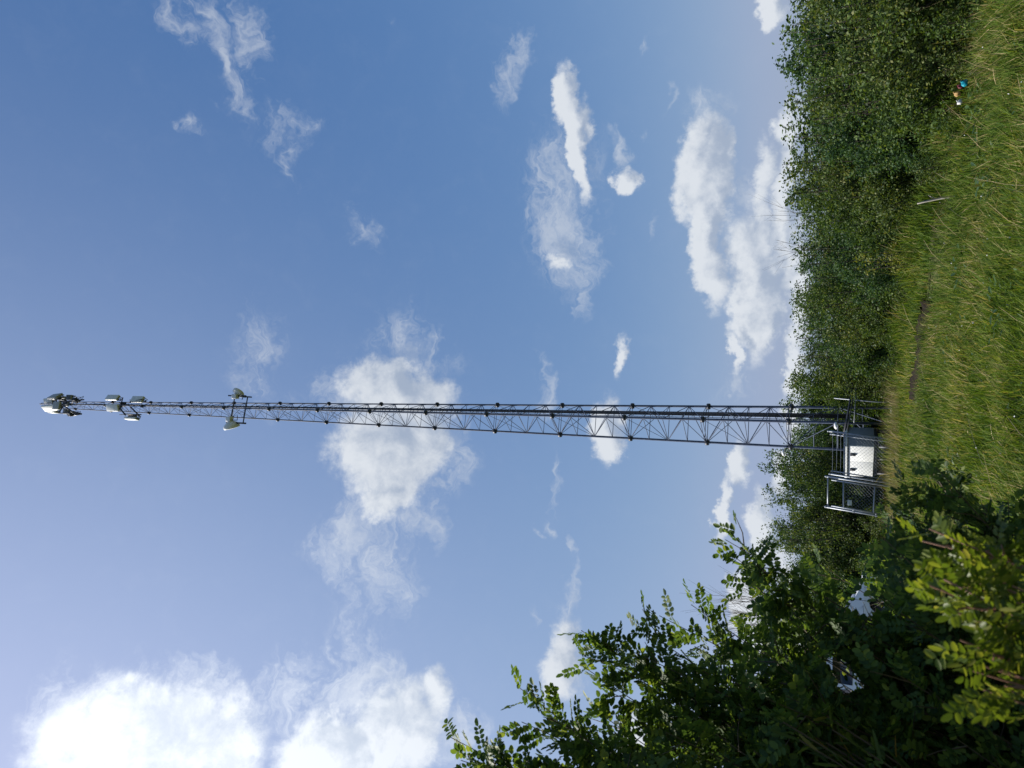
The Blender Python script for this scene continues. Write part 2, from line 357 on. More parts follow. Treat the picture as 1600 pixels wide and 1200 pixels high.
# ------------------------------------------------------------ grass (uncountable)
rg = np.random.default_rng(11)
HEDGE = np.array([(7.5, 4.5), (6.0, 7.5), (4.9, 9.6), (4.0, 10.8), (3.0, 14), (1.7, 18), (.2, 23.5), (-.6, 28.5), (-3, 31), (-6.5, 31.5), (-11, 30), (-17, 28), (-24, 26)])
def hedge_side(x, y):
    """rough: how far outside (into the trees) a point is, by interpolating distance against bearing"""
    az = np.arctan2(x, y); ha = np.arctan2(HEDGE[:, 0], HEDGE[:, 1]); hd = np.hypot(HEDGE[:, 0], HEDGE[:, 1])
    o = np.argsort(ha); return np.hypot(x, y)-np.interp(az, ha[o], hd[o])
def lofreq(x, y, s, ph=0.):
    return (np.sin(x*s+ph)+np.sin(y*s*1.13+ph*2)+np.sin((x+y)*s*.71+1.3+ph)+np.sin((x-y)*s*1.37+ph*.6))/4
def blades(n, dmin, dmax, hmul=1., az0=-.56, az1=.60, power=1.0):
    u = rg.random(n); D = dmin*(dmax/dmin)**u
    az = az0+(az1-az0)*rg.random(n)
    x = D*np.tan(az)*.95; y = D
    hs0 = hedge_side(x, y); ok = hs0 < 1.8
    x, y = x[ok], y[ok]; D = D[ok]; hs0 = hs0[ok]; n = len(x)
    patch = lofreq(x, y, 1.5); p2 = lofreq(x, y, .6, 2.)
    keep = rg.random(n) < np.clip(.62+.5*patch, .15, 1)
    hs0 = hs0[keep]; x, y, D, patch, p2 = x[keep], y[keep], D[keep], patch[keep], p2[keep]; n = len(x)
    h = (.20+.17*rg.random(n)**1.3+.10*patch)*hmul
    xl = np.interp(y, [14.4, 15.6, 16.6, 17.8, 19.0, 20.3], [1.9, 1.35, .85, .3, 0, -.3]); q_ = x-xl
    track = np.clip(1-np.abs(q_-.55)/.75, 0, 1)*(y > 13.5)*(y < 23)      # worn strip on the shelf
    bare = (np.abs(q_+.10) < .17)*(y > 14.2)*(y < 20.4)
    h *= (1-.6*track)*(1-.72*bare)
    h *= 1+np.clip(1-np.abs(hs0-.3)/1.1, 0, 1)*(.5+1.1*rg.random(n)**2+.8*lofreq(x, y, 4.1, 3.))
    h *= 1+.35*lofreq(x, y, 5.3, 1.)
    h *= 1+1.7*np.clip(1-np.abs(y-25.2)/1.3, 0, 1)*(x > -5)*(x < .3)*rg.random(n)
    h = np.clip(h, .05, 1)
    w = (.0035+.0022*rg.random(n))*(1+D*.028)
    la = rg.random(n)*2*np.pi; lean = (.15+.95*rg.random(n)**1.3)
    wd = 1.2*np.sin(x*.9+y*.5)+.6
    lx = np.cos(la)*lean+.22*np.cos(wd); ly = np.sin(la)*lean+.22*np.sin(wd)
    fa = rg.random(n)*np.pi; wx, wy = np.cos(fa)*w, np.sin(fa)*w
    z0 = gz(x, y)-.01
    P0 = np.stack([x-wx, y-wy, z0], -1); P1 = np.stack([x+wx, y+wy, z0], -1)
    mx = x+lx*h*.30; my = y+ly*h*.30; mz = z0+h*.62
    P2 = np.stack([mx+wx*.85, my+wy*.85, mz], -1); P3 = np.stack([mx-wx*.85, my-wy*.85, mz], -1)
    P4 = np.stack([x+lx*h*.95, y+ly*h*.95, z0+h*(1.02-.25*lean)], -1)
    V = np.stack([P0, P1, P2, P3, P4], 1).reshape(-1, 3)
    i = np.arange(n)*5
    return V, np.stack([i, i+1, i+2, i+3], -1), np.stack([i+3, i+2, i+4], -1)
V1, Q1, T1 = blades(420000, 4.2, 34)
V2, Q2, T2 = blades(90000, 2.0, 6.5)
Q2 += len(V1); T2 += len(V1)
go_ = link('grass', mesh_np('grass', np.concatenate([V1, V2]), [np.concatenate([Q1, Q2]), np.concatenate([T1, T2])], GRASS))
tag(go_, 'long green and straw coloured meadow grass covering the ground', 'grass', kind='stuff')
# dry stalks and fallen straw
n = 2700
D = 5*(30/5)**rg.random(n); az = -.5+1.1*rg.random(n); x = D*np.tan(az)*.95; y = D
ok = (hedge_side(x, y) < .5) & (rg.random(n) < np.clip(.55+.8*lofreq(x, y, .9, 4.), .08, 1)); x, y, D = x[ok], y[ok], D[ok]; n = len(x)
nb = 1700; xb_ = rg.uniform(-4.6, .2, nb); yb_ = rg.uniform(23.6, 25.8, nb); x = np.concatenate([x, xb_]); y = np.concatenate([y, yb_]); D = np.concatenate([D, yb_]); n = len(x)
L = .25+.5*rg.random(n); an = rg.random(n)*6.28; up = rg.random(n)**1.5; up[-nb:] = .5+.5*rg.random(nb); L[-nb:] *= .75+.45*lofreq(xb_, yb_, 5.0, 2.)
z0 = gz(x, y)+.12*rg.random(n)+.05
w = (.0011+.0007*rg.random(n))*(1+D*.05)
dx = np.cos(an)*L*(1-up*.8); dy = np.sin(an)*L*(1-up*.8); dz = L*up*.9+.08
A = np.stack([x, y, z0], -1); B = A+np.stack([dx*.5, dy*.5, dz*.62], -1); C_ = A+np.stack([dx, dy, dz], -1)
side = np.stack([-np.sin(an)*w*.5, np.cos(an)*w*.5, w], -1)
V = np.stack([A-side, A+side, B+side, B-side, C_+side*.5, C_-side*.5], 1).reshape(-1, 3); i = np.arange(n)*6
so_ = link('dry_stalks', mesh_np('dry_stalks', V, [np.concatenate([np.stack([i, i+1, i+2, i+3], -1), np.stack([i+3, i+2, i+4, i+5], -1)])], STALK))
tag(so_, 'thin dry straw stalks lying and standing in the meadow grass', 'straw', kind='stuff')

# ------------------------------------------------------------ leaves
def leaf_quads(P, Dv, Nv, L, W, bend=.12):
    """rhombic leaf of two folded halves: 4 verts, 1 quad"""
    Dv = Dv/np.linalg.norm(Dv, axis=1, keepdims=True)
    S = np.cross(Dv, Nv); S /= np.linalg.norm(S, axis=1, keepdims=True)+1e-9
    U = np.cross(S, Dv)
    L = L[:, None]; W = W[:, None]
    V = np.stack([P, P+Dv*L*.48+S*W*.5+U*W*bend, P+Dv*L, P+Dv*L*.48-S*W*.5+U*W*bend], 1).reshape(-1, 3)
    i = np.arange(len(P))*4
    return V, [np.stack([i, i+1, i+2, i+3], -1)]
def leaf_ovals(P, Dv, Nv, L, W, fold=.18):
    Dv = Dv/np.linalg.norm(Dv, axis=1, keepdims=True)
    S = np.cross(Dv, Nv); S /= np.linalg.norm(S, axis=1, keepdims=True)+1e-9
    U = np.cross(S, Dv); L = L[:, None]; W = W[:, None]
    def pt(a, s): return P+Dv*L*a+S*W*.5*s+U*W*fold*abs(s)
    V = np.stack([P, pt(.22, .85), pt(.62, 1.), pt(.93, .5), P+Dv*L, pt(.93, -.5), pt(.62, -1.), pt(.22, -.85)], 1).reshape(-1, 3)
    i = np.arange(len(P))*8
    return V, [np.stack([i, i+1, i+2, i+3, i+4], -1), np.stack([i, i+4, i+5, i+6, i+7], -1)]
def rnd_unit(r, n):
    v = r.normal(size=(n, 3)); return v/np.linalg.norm(v, axis=1, keepdims=True)

def bush_meshes(seed, h, rad, nleaf, leaf, mat, skirt=.04, shoots=4, nstem=16):
    """multi-stemmed bush, unit placed at the origin: returns crown mesh and stem mesh"""
    r = np.random.default_rng(seed)
    mb = MB(); tw = []
    for k in range(nstem):
        a = 2*math.pi*(k+.5*r.random())/nstem*1.0+r.random()*.6; rr = rad*(r.random()**.6)
        if k < shoots: rr *= .7
        hh = h*(1.0-.42*(rr/rad)**1.6)*(.76+.16*r.random())
        else_h = h*(.90+.20*r.random())
        if k < shoots: hh = else_h
        b0 = np.array([math.cos(a)*.12*rad*r.random(), math.sin(a)*.12*rad*r.random(), 0])
        tip = np.array([math.cos(a)*rr, math.sin(a)*rr, hh]); mid = b0*.4+tip*.6+np.array([math.cos(a), math.sin(a), 0])*rad*.12; mid[2] = hh*.5
        pts = [b0*(1-s)**2+2*mid*s*(1-s)+tip*s*s for s in np.linspace(0, .94, 6)]
        mb.tube(pts, [.016*h/3*(1-.85*s)+.003 for s in np.linspace(0, 1, 6)], 5, False)
        nt = int(26)
        for q in range(nt):
            s = skirt+(1-skirt)*(q+r.random())/nt
            p0 = b0*(1-s)**2+2*mid*s*(1-s)+tip*s*s
            al = r.random()*6.28; ln = (.55*(1-s)+.16)*rad*(.55+.6*r.random())*.85
            d = np.array([math.cos(al), math.sin(al), .15+.55*r.random()])
            if q % 7 == 0: mb.tube([p0, p0+d*ln*.8], [.006, .003], 3, False)
            tw.append(np.concatenate([p0, p0+d*ln]))
    tw = np.array(tw)
    ln = np.linalg.norm(tw[:, 3:]-tw[:, :3], axis=1); pr = (ln+.05)**.55; pr /= pr.sum()
    i = r.choice(len(tw), nleaf, p=pr); s = r.random(nleaf)[:, None]**.75
    ctr = tw[:, :3]*.35+tw[:, 3:]*.65; loose = r.random(nleaf)[:, None] < .22
    P = np.where(loose, tw[i, :3]*(1-s)+tw[i, 3:]*s+r.normal(size=(nleaf, 3))*.045*rad, ctr[i]+r.normal(size=(nleaf, 3))*np.array([.062, .062, .045])*rad)
    # clumps: thin the leaves in some pockets
    q = P*(2.6/rad); cl = np.sin(q[:, 0]*1.9+seed)+np.sin(q[:, 1]*2.1+seed*2)+np.sin(q[:, 2]*2.3+seed*.7)+.6*np.sin((q[:, 0]+q[:, 2])*3.7)
    keep = (r.random(nleaf) < np.clip(.88+.55*cl, .12, 1)) & (P[:, 2] > .02)
    P = P[keep]; n = len(P)
    Dv = (tw[i, 3:]-tw[i, :3])[keep]; Dv /= np.linalg.norm(Dv, axis=1, keepdims=True)
    Dv = Dv*.5+rnd_unit(r, n)*.9; Nv = rnd_unit(r, n)*.9+np.array([0, 0, .8])
    L = leaf*(.7+.6*r.random(n)); W = L*(.55+.15*r.random(n))
    V, Fc = leaf_quads(P, Dv, Nv, L, W)
    return mesh_np('crown', V, Fc, mat), mesh_np('stems', np.concatenate(mb.v), [np.array(f) for f in mb.f.values()], BARK, True)

HVARS = []
specs = [(101, LEAF_HEDGE), (102, LEAF_HEDGE2), (103, LEAF_HEDGE), (104, LEAF_HEDGE3), (105, LEAF_HEDGE2), (106, LEAF_HEDGE3)]
for sd, mt in specs:      # unit: 3 m tall, 1.5 m radius
    HVARS.append(bush_meshes(sd, 3.0, 1.45, 26000, .066, mt))
def place_bush(name, x, y, h, wid, var, rz, label, cat, group=None):
    o = empty(name, (x, y, float(gz(x, y))-.02), rz)
    o.scale = (wid/1.45, wid/1.45, h/3.0)
    cr, st = HVARS[var % len(HVARS)]
    link('crown', cr, o); link('stems', st, o)
    tag(o, label, cat, group); return o

# hedge line: front row (photo row y of its middle, distance of centre, height, half width)
FRONT = [
 (-60, 11.0, 2.5, 1.15, 0, 'dark leafy bush cut by the picture top edge, nearest the camera in the hedge'),
 (45, 11.6, 2.45, 1.10, 1, 'leafy bush second from the picture top edge, behind the turquoise bag'),
 (140, 12.8, 2.62, 1.15, 2, 'leafy bush directly behind the yellow and white litter'),
 (215, 14.6, 2.65, 1.15, 3, 'dark green bush between the litter and the white wooden stake, nearer the litter'),
 (285, 16.0, 2.85, 1.15, 4, 'leafy bush just on the picture top side of the white wooden stake'),
 (345, 17.4, 2.85, 1.15, 0, 'leafy bush rising right behind the white wooden stake'),
 (400, 18.8, 2.95, 1.15, 5, 'leafy bush behind the small yellow green sapling of the hedge'),
 (450, 20.6, 3.05, 1.20, 2, 'leafy bush where the dark dirt bank begins, stake side'),
 (495, 22.4, 3.3, 1.25, 1, 'leafy bush above the middle of the dark dirt bank'),
 (538, 24.6, 3.3, 1.3, 3, 'leafy bush above the tower side end of the dirt bank'),
 (575, 29.4, 3.45, 1.4, 4, 'leafy bush beside the tower foot, on the dirt bank side'),
 (626, 31.5, 3.6, 1.6, 0, 'leafy bush right behind the black cable bridge at the tower foot'),
 (672, 32.4, 3.75, 1.6, 5, 'leafy bush seen through the tower lattice above the cabinet'),
 (720, 33.0, 4.1, 1.7, 1, 'leafy bush standing behind the white cabinet'),
 (772, 33.0, 4.6, 1.8, 2, 'tall leafy tree like bush behind the galvanised gate'),
 (826, 32.5, 4.7, 1.8, 4, 'tall leafy bush just past the gate, on the pea shrub side'),
 (882, 33.5, 4.3, 1.8, 3, 'dense bush between the gate and the white van'),
 (940, 35.5, 3.9, 1.8, 0, 'leafy bush behind the wheel arch of the white van'),
 (1005, 36.0, 3.2, 1.8, 1, 'low leafy bush behind the roof of the white van'),
 (1080, 36.0, 3.2, 1.9, 2, 'low leafy bush beyond the van, half hidden by pea shrubs'),
 (1160, 35.5, 3.3, 1.9, 5, 'leafy bush beyond the van nearest the bottom edge of the picture'),
]
rr_ = random.Random(5)
for (py, D, h, wd, var, lab) in FRONT:
    p = at(1322, py, D)
    h = 1.6+D*math.tan(R(np.interp(py, [-60, 538, 672, 720, 772, 826, 882, 940, 1005, 1160], [2.5, 2.6, 2.7, 3.4, 4.5, 4.5, 3.7, 3.1, 1.6, 1.6])))
    place_bush('leafy_bush', p[0], p[1], h, wd, var, rr_.random()*6.28, lab, 'bush', 'front row of bushes along the meadow')
for k in range(26):                              # the row behind, only its tops show
    f = k/25; py = -90+f*1330
    D = np.interp(py, [-90, 100, 250, 400, 500, 600, 700, 1250], [13.5, 14.2, 17.5, 21.6, 25.0, 30, 35.5, 41])
    el = np.interp(py, [-90, 250, 500, 640, 780, 900, 1000, 1250], [2.95, 3.1, 3.2, 3.15, 4.6, 3.6, 2.0, 2.0])+rr_.uniform(-.75, .65)
    p = at(1322, py+rr_.uniform(-8, 8), D); h = 1.6+D*math.tan(R(el))
    place_bush('leafy_bush', p[0], p[1], h, np.interp(D, [13, 35], [1.35, 2.1]), k*5+1, rr_.random()*6.28,
               'back row bush, showing only its ragged top', 'bush', 'back row of bushes showing only their tops')
for k in range(16):
    f = k/15; py = -90+f*1330
    D = np.interp(py, [-90, 100, 250, 400, 500, 600, 700, 1250], [16.5, 17.2, 21, 25.6, 29, 34, 39.5, 46])
    el = np.interp(py, [-90, 250, 500, 640, 780, 900, 1000, 1250], [2.85, 3.0, 3.1, 3.0, 4.4, 3.5, 1.9, 2.0])+rr_.uniform(-.3, .5)
    p = at(1322, py, D); h = 1.6+D*math.tan(R(el))
    place_bush('leafy_bush', p[0], p[1], h, np.interp(D, [13, 39], [1.9, 3.0]), k*5+3, rr_.random()*6.28,
               'back row bush, showing only its ragged top', 'bush', 'back row of bushes showing only their tops')
# low scrub skirt in front of the hedge, gives the ragged foot
sk = bush_meshes(201, 1.0, .8, 5000, .05, LEAF_HEDGE, 0.0, 3, 12)
sk2 = bush_meshes(202, 1.0, .8, 5000, .05, LEAF_HEDGE2, 0.0, 3, 12)
SK = [(35, 10.6, .7, 'low leafy scrub at the hedge foot nearest the picture top edge'), (95, 11.2, .6, 'low scrub at the hedge foot beside the turquoise bag'),
      (190, 12.6, .75, 'low scrub at the hedge foot past the litter'), (262, 14.0, .7, 'low scrub at the hedge foot midway between litter and stake'),
      (385, 17.0, .8, 'low scrub at the hedge foot under the yellow sapling'), (440, 18.6, .8, 'low scrub at the hedge foot where the dirt bank begins'),
      (520, 22.3, .9, 'low scrub at the hedge foot above the dirt bank middle'), (590, 25.6, 1.0, 'low scrub near the tower foot beside the dirt bank end'),
      (690, 30.8, .9, 'low scrub directly behind the cabinet base'), (815, 30.6, 1.1, 'low scrub beside the gate post on the pea shrub side'),
      (870, 30.2, 1.2, 'low scrub between gate and white van'), (888, 26.0, 1.28, 'low scrub hiding the nose of the white van')]
for i, (py, D, h, lab) in enumerate(SK):
    p = at(1322, py, D); o = empty('low_scrub', (p[0], p[1], float(gz(p[0], p[1]))-.02), rr_.random()*6.28); o.scale = (h*1.05, h*1.05, h)
    cr, st = (sk, sk2)[i % 2]; link('crown', cr, o); link('stems', st, o); tag(o, lab, 'bush', 'low scrub along the hedge foot')
# yellow green sapling in front of the hedge
cr, st = bush_meshes(301, 1.35, .42, 1500, .055, LEAF_YEL, .1, 4, 7)
p = at(1322, 408, 16.6); o = empty('sapling', (p[0], p[1], 0)); link('crown', cr, o); link('stems', st, o)
tag(o, 'small yellow green sapling in front of the dark hedge', 'sapling')

# slender saplings that break the hedge line
SAPV = [bush_meshes(311, 1.0, .26, 620, .034, LEAF_HEDGE2, .3, 3, 5), bush_meshes(312, 1.0, .26, 620, .034, LEAF_HEDGE, .3, 3, 5)]
for i, (py, x_top, D) in enumerate(((57, 1224, 12.6), (100, 1240, 12.8), (180, 1236, 14.2), (222, 1222, 15.2), (262, 1238, 16.2), (300, 1230, 17.0), (398, 1224, 19.6), (432, 1238, 20.4), (483, 1228, 22.4), (518, 1230, 24.0), (560, 1240, 26.5), (712, 1222, 33.5), (748, 1208, 33.8), (842, 1208, 33.4), (868, 1206, 33.4))):
    p = at(1322, py, D); h = at(x_top, py, D)[2]
    o = empty('slender_sapling', (p[0], p[1], 0), rr_.random()*6.28); o.scale = (max(.9, h*.55)*1.15, max(.9, h*.55)*1.15, h*.97)
    cr, st = SAPV[i % 2]; link('crown', cr, o); link('stems', st, o)
    tag(o, 'slender leafy sapling poking up above the top of the hedge', 'sapling', 'saplings breaking the hedge line')
def bare_shrub(name, base, tips, seed, label, w=.011, sub=9):
    r = np.random.default_rng(seed); o = empty(name, base); mb = MB()
    for tp in tips:
        tp = np.array(tp)-np.array(base); mid = tp*.5+r.normal(size=3)*.08*np.linalg.norm(tp)
        f = lambda s: 2*mid*s*(1-s)+tp*s*s
        mb.tube([f(s) for s in np.linspace(0, 1, 7)], [w*(1-.75*s) for s in np.linspace(0, 1, 7)], 4, False)
        for k in range(sub):
            s = .45+.5*r.random(); q = f(s); d = tp/np.linalg.norm(tp)+r.normal(size=3)*.45; L = .16*np.linalg.norm(tp)*(.5+r.random())
            e = q+d*L; mb.tube([q, (q+e)/2+r.normal(size=3)*.02, e], [w*.35, w*.25, w*.12], 3, False)
            for j in range(3):
                e2 = (q+e)/2+(d+r.normal(size=3)*.6)*L*.4; mb.tube([(q+e)/2, e2], [w*.22, w*.1], 3, False)
    mb.build('branches', TWIG, o); tag(o, label, 'bare shrub'); return o
bare_shrub('bare_shrub', (*at(1322, 985, 17)[:2], 0), [at(x, y, 17) for x, y in ((1132, 925), (1148, 938), (1140, 958), (1160, 915), (1165, 950), (1185, 935), (1175, 965), (1200, 950), (1155, 975))], 7,
           'bare brown twiggy shrub without leaves, between gate and pea shrubs', .014, 16)
bare_shrub('bare_shrub', (*at(1322, 405, 21)[:2], 0), [at(x, y, 21) for x, y in ((1212, 375), (1214, 402), (1222, 418), (1216, 390))], 8, 'thin bare twigs poking out of the hedge top behind the yellow sapling', .010, 3)
bare_shrub('bare_shrub', (*at(1322, 332, 19)[:2], 0), [at(x, y, 19) for x, y in ((1210, 336), (1216, 330), (1222, 344))], 9, 'thin bare twigs poking out of the hedge top behind the white stake', .009, 3)

# ------------------------------------------------------------ lattice tower
TD = 28.7; TX = -1.418; TY = math.sqrt(TD**2-TX**2)
tower = empty('lattice_tower', (TX, TY, 0))
tag(tower, 'tall slender three legged steel lattice telecom tower rising from the fenced compound', 'tower')
ANG = [R(-90+11.3), R(30+11.3), R(150+11.3)]; TOPH = 45.2
def TR(h): return .905-.0156*h
def leg(k, h): return np.array([math.cos(ANG[k])*TR(h), math.sin(ANG[k])*TR(h), h])
for k in range(3):
    mb = MB(); hs_ = np.linspace(-.1, TOPH, 16); mb.tube([leg(k, h) for h in hs_], [.048-.0006*h for h in hs_], 8)
    mb.build('leg', STEEL, tower, True)
sec = [.25]+[3.43+3*k for k in range(15)]; sec[-1] = TOPH
for s in range(len(sec)-1):
    h0, h1 = sec[s], sec[s+1]; npn = 2 if s == 0 else 4
    mb = MB(); br = .017-.00018*h0
    hh = np.linspace(h0, h1, npn+1)
    for f in range(3):
        a, c = f, (f+1) % 3
        for i in range(npn):
            if (i+f) % 2 == 0: mb.tube([leg(a, hh[i]), leg(c, hh[i+1])], br, 4, False)
            else: mb.tube([leg(c, hh[i]), leg(a, hh[i+1])], br, 4, False)
            mb.tube([leg(a, hh[i+1]), leg(c, hh[i+1])], br*.85, 4, False)
            if s == 0:
                q = (leg(a, hh[i])+leg(c, hh[i+1]))/2 if (i+f) % 2 == 0 else (leg(c, hh[i])+leg(a, hh[i+1]))/2
                o_ = leg(a if (i+f) % 2 else c, (hh[i]+hh[i+1])/2-.0); mb.tube([q, o_], br*.7, 4, False)
        if s > 0:                                 # doubled horizontal at the joint and a crossing diagonal
            mb.tube([leg(a, h0+.09), leg(c, h0+.09)], br*.8, 4, False)
            mb.tube([leg(a, hh[2]), leg(c, hh[4])], br*.7, 4, False)
    mb.build('bracing', STEEL, tower)
for s in range(1, len(sec)-1):
    for k in range(3):
        q = leg(k, sec[s]); w = .125-.0012*sec[s]
        mb = MB(); mb.rev([(0, -.05), (w, -.05), (w, 0), (w, .05), (0, .05)], q, leg(k, sec[s]+1)-q, 8)
        for j in range(6):
            an = j*1.047; mb.tube([q+np.array([math.cos(an)*w*.7, math.sin(an)*w*.7, -.085]), q+np.array([math.cos(an)*w*.7, math.sin(an)*w*.7, .085])], .012, 4)
        mb.build('joint_flange', DARKST, tower)
mb = MB()
def cabp(h, t_=.5, o_=.05):
    p = leg(0, h)*(1-t_)+leg(1, h)*t_; n_ = np.array([p[0], p[1], 0]); return p-n_/np.linalg.norm(n_)*o_
for t_ in (.36, .42, .48, .54, .60):
    mb.tube([cabp(h, t_, .05) for h in np.linspace(1.45, 41.5, 14)], .017, 5)
mb.build('cable_run', DARKC, tower, True)
mb = MB()
for t_ in (.22, .72): mb.tube([cabp(h, t_, .09) for h in np.linspace(1.0, 44, 10)], .014, 4)
for h in np.arange(1.2, 44, .38): mb.tube([cabp(h, .22, .09), cabp(h, .72, .09)], .008, 4)
mb.build('climbing_ladder', STEEL, tower)
mb = MB(); mb.tube([(0, 0, TOPH-.6), (0, 0, TOPH+.35)], .012, 5); mb.rev([(0, -.05), (.045, -.03), (.055, .05), (.03, .11), (0, .13)], (0.02, 0, TOPH+.12), (0, 0, 1), 8)
mb.build('lightning_rod', DARKST, tower)
FOOTM = mat_simple('footing_concrete', (.35, .34, .32), None, 6, .9)
for k in range(3):
    mb = MB(); q = leg(k, 0); mb.rev([(0, -.1), (.24, -.1), (.24, .16), (.0, .16)], (q[0], q[1], 0), (0, 0, 1), 10); mb.build('footing', FOOTM, tower)

# --- equipment on the tower: positions read at the tower's own distance
TW = np.array([TX, TY, 0])
def tp(px, py, dD=0.): return at(px, py, TD+dD)-TW
def panel(px, py, dD, az, w, h, d, tilt, label, mat=RADOME, grp='panel antennas on the tower'):
    """panel antenna with its back box; az = direction its face looks"""
    c = tp(px, py, dD)+TW; w, h, d = w*.86, h*.88, d*.8
    o = empty('panel_antenna', c, az); o.rotation_euler = (tilt, 0, az)
    mb = MB(); mb.box((0, 0, 0), (w, d, h)); mb.build('radome', mat, o, bevel=.03)
    mb = MB(); mb.box((0, d/2+.05, h*.28), (w*.35, .10, .10)); mb.box((0, d/2+.05, -h*.28), (w*.35, .10, .10)); mb.tube([(0, d/2+.12, -h*.5), (0, d/2+.12, h*.45)], .035, 6)
    mb.box((0, d/2+.03, 0), (w*.7, .06, h*.5)); mb.build('mounting_bracket', DARKST, o)
    mb = MB()
    for j in (-1, 0, 1): mb.tube([(j*w*.25, 0, -h/2), (j*w*.25, .02, -h/2-.07), (j*w*.2, d/2+.1, -h/2-.12)], .02, 5)
    mb.build('connector_cables', DARKC, o, True)
    return tag(o, label, 'antenna', grp)
# az: rotation about z so that local -Y (the face) looks outwards; az=0 faces the camera
panel(78, 637.5, -.35, R(-42), .50, 1.15, .16, R(8), 'bright sunlit white panel antenna at the very top of the tower')
panel(89, 634, -.75, R(12), .52, .62, .20, R(0), 'square pale grey antenna facing the camera in the top cluster of the tower', RADIO)
panel(84, 644, .2, R(-80), .46, .8, .16, R(0), 'narrow white edged antenna on the sunny lower side of the top cluster')
panel(76, 627, .1, R(-15), .40, .8, .16, R(4), 'small pale antenna beside the lightning rod in the top cluster')
panel(86, 619.5, .1, R(62), .58, 1.0, .20, R(-6), 'large slate grey shaded panel antenna at the picture top side of the top cluster', RADIO)
panel(98, 622, .55, R(95), .50, .85, .18, R(-6), 'second slate grey antenna just below the large shaded one of the top cluster', RADIO)
panel(176, 621.5, -.1, R(40), .40, 1.05, .19, 0, 'white panel antenna uppermost of the second cluster on the picture top side')
panel(176.5, 637, -.6, R(-12), .44, 1.05, .20, 0, 'bright white panel antenna facing the camera in the second cluster')
panel(215, 624, .1, R(32), .42, 1.0, .19, 0, 'white panel antenna lowest of the second cluster on the picture top side')
panel(206, 654, -.2, R(-72), .36, 1.0, .18, 0, 'white panel antenna held far out on struts on the sunny side of the second cluster')
def radio(px, py, dD, s, label):
    c = tp(px, py, dD)+TW; o = empty('radio_unit', c, R(rr_.uniform(-60, 60)))
    mb = MB(); mb.box((0, 0, 0), (.30*s, .16*s, .42*s)); mb.build('housing', RADIO if s > .9 else DARKST, o, bevel=.012)
    mb = MB()
    for j in range(6): mb.box((-.11*s+j*.045*s, -.10*s, 0), (.012, .05, .38*s))
    mb.build('cooling_fins', DARKST, o)
    mb = MB(); mb.tube([(-.05, 0, -.21*s), (-.06, .05, -.5*s), (.0, .2, -.7*s)], .014, 4); mb.tube([(.05, 0, -.21*s), (.04, .05, -.45*s), (.05, .2, -.75*s)], .014, 4); mb.build('jumper_cable', DARKC, o)
    return tag(o, label, 'radio unit', 'radio units mounted under the antennas')
radio(103, 631, .2, 1., 'dark radio unit in the middle of the tower just below the top antennas')
radio(109, 621, .2, 1., 'grey radio unit on the picture top side of the frame below the top antennas')
radio(118, 624, .0, .8, 'small dark radio unit lowest on the picture top side below the top antennas')
radio(104, 643, -.2, 1., 'grey radio unit on the sunny side below the top antennas')
radio(110, 646.5, -.4, .9, 'radio unit farthest out on the sunny side of the top frame')
radio(192, 632, .1, .8, 'small radio unit on the tower leg between the antennas of the second cluster')
mb = MB()
def strut(m_, pts, r_=.03): m_.tube([tp(*q) for q in pts], r_, 6)
strut(mb, [(97, 632, -.3), (115, 645, -.6)], .045); strut(mb, [(100, 633, 0), (92, 645, -.2)], .04)
strut(mb, [(92, 645.5, -.3), (127, 646.5, -.3)], .035); strut(mb, [(110, 650, -.3), (127, 646.5, -.3)], .05); strut(mb, [(112, 643, -.3), (127, 647, -.3)], .05)
strut(mb, [(95, 628, 0), (131, 624.5, 0)], .04); strut(mb, [(112, 630, 0), (120, 621, 0)], .035); strut(mb, [(120, 630, 0), (128, 624, 0)], .035)
strut(mb, [(88, 628, .2), (90, 616, .3)], .035); strut(mb, [(80, 634, .2), (84, 645, .1)], .03); strut(mb, [(78, 621, .3), (100, 617, .3)], .03)
strut(mb, [(104, 618, .2), (118, 619, .2)], .03)
mb.build('antenna_frame', DARKST, tower)
mb = MB()
strut(mb, [(184, 634, -.4), (196, 648.5, -.8)], .045); strut(mb, [(200, 632, -.1), (218, 650, -.7)], .045)
strut(mb, [(187, 648, -.6), (220, 647.5, -.6)], .025); strut(mb, [(195, 646, -.5), (221, 648, -.6)], .02)
strut(mb, [(180, 629, 0), (180, 622, 0)], .03); strut(mb, [(190, 629, 0), (192, 621, 0)], .03); strut(mb, [(203, 628, 0), (222, 624, 0)], .03); strut(mb, [(203, 625, .1), (228, 627, .1)], .03)
mb.build('antenna_frame', DARKST, tower)
mb = MB()                                          # dish frame
strut(mb, [(360, 661, -.6), (367, 619, -.2)], .03); strut(mb, [(380, 660, -.6), (387, 620, -.2)], .03)
strut(mb, [(354, 660, -.6), (384, 661.5, -.6)], .045); strut(mb, [(357, 618, -.2), (393, 620.5, -.2)], .038)
strut(mb, [(379, 619, -.2), (384, 619.5, -.2)], .07)
mb.build('dish_frame', DARKST, tower)
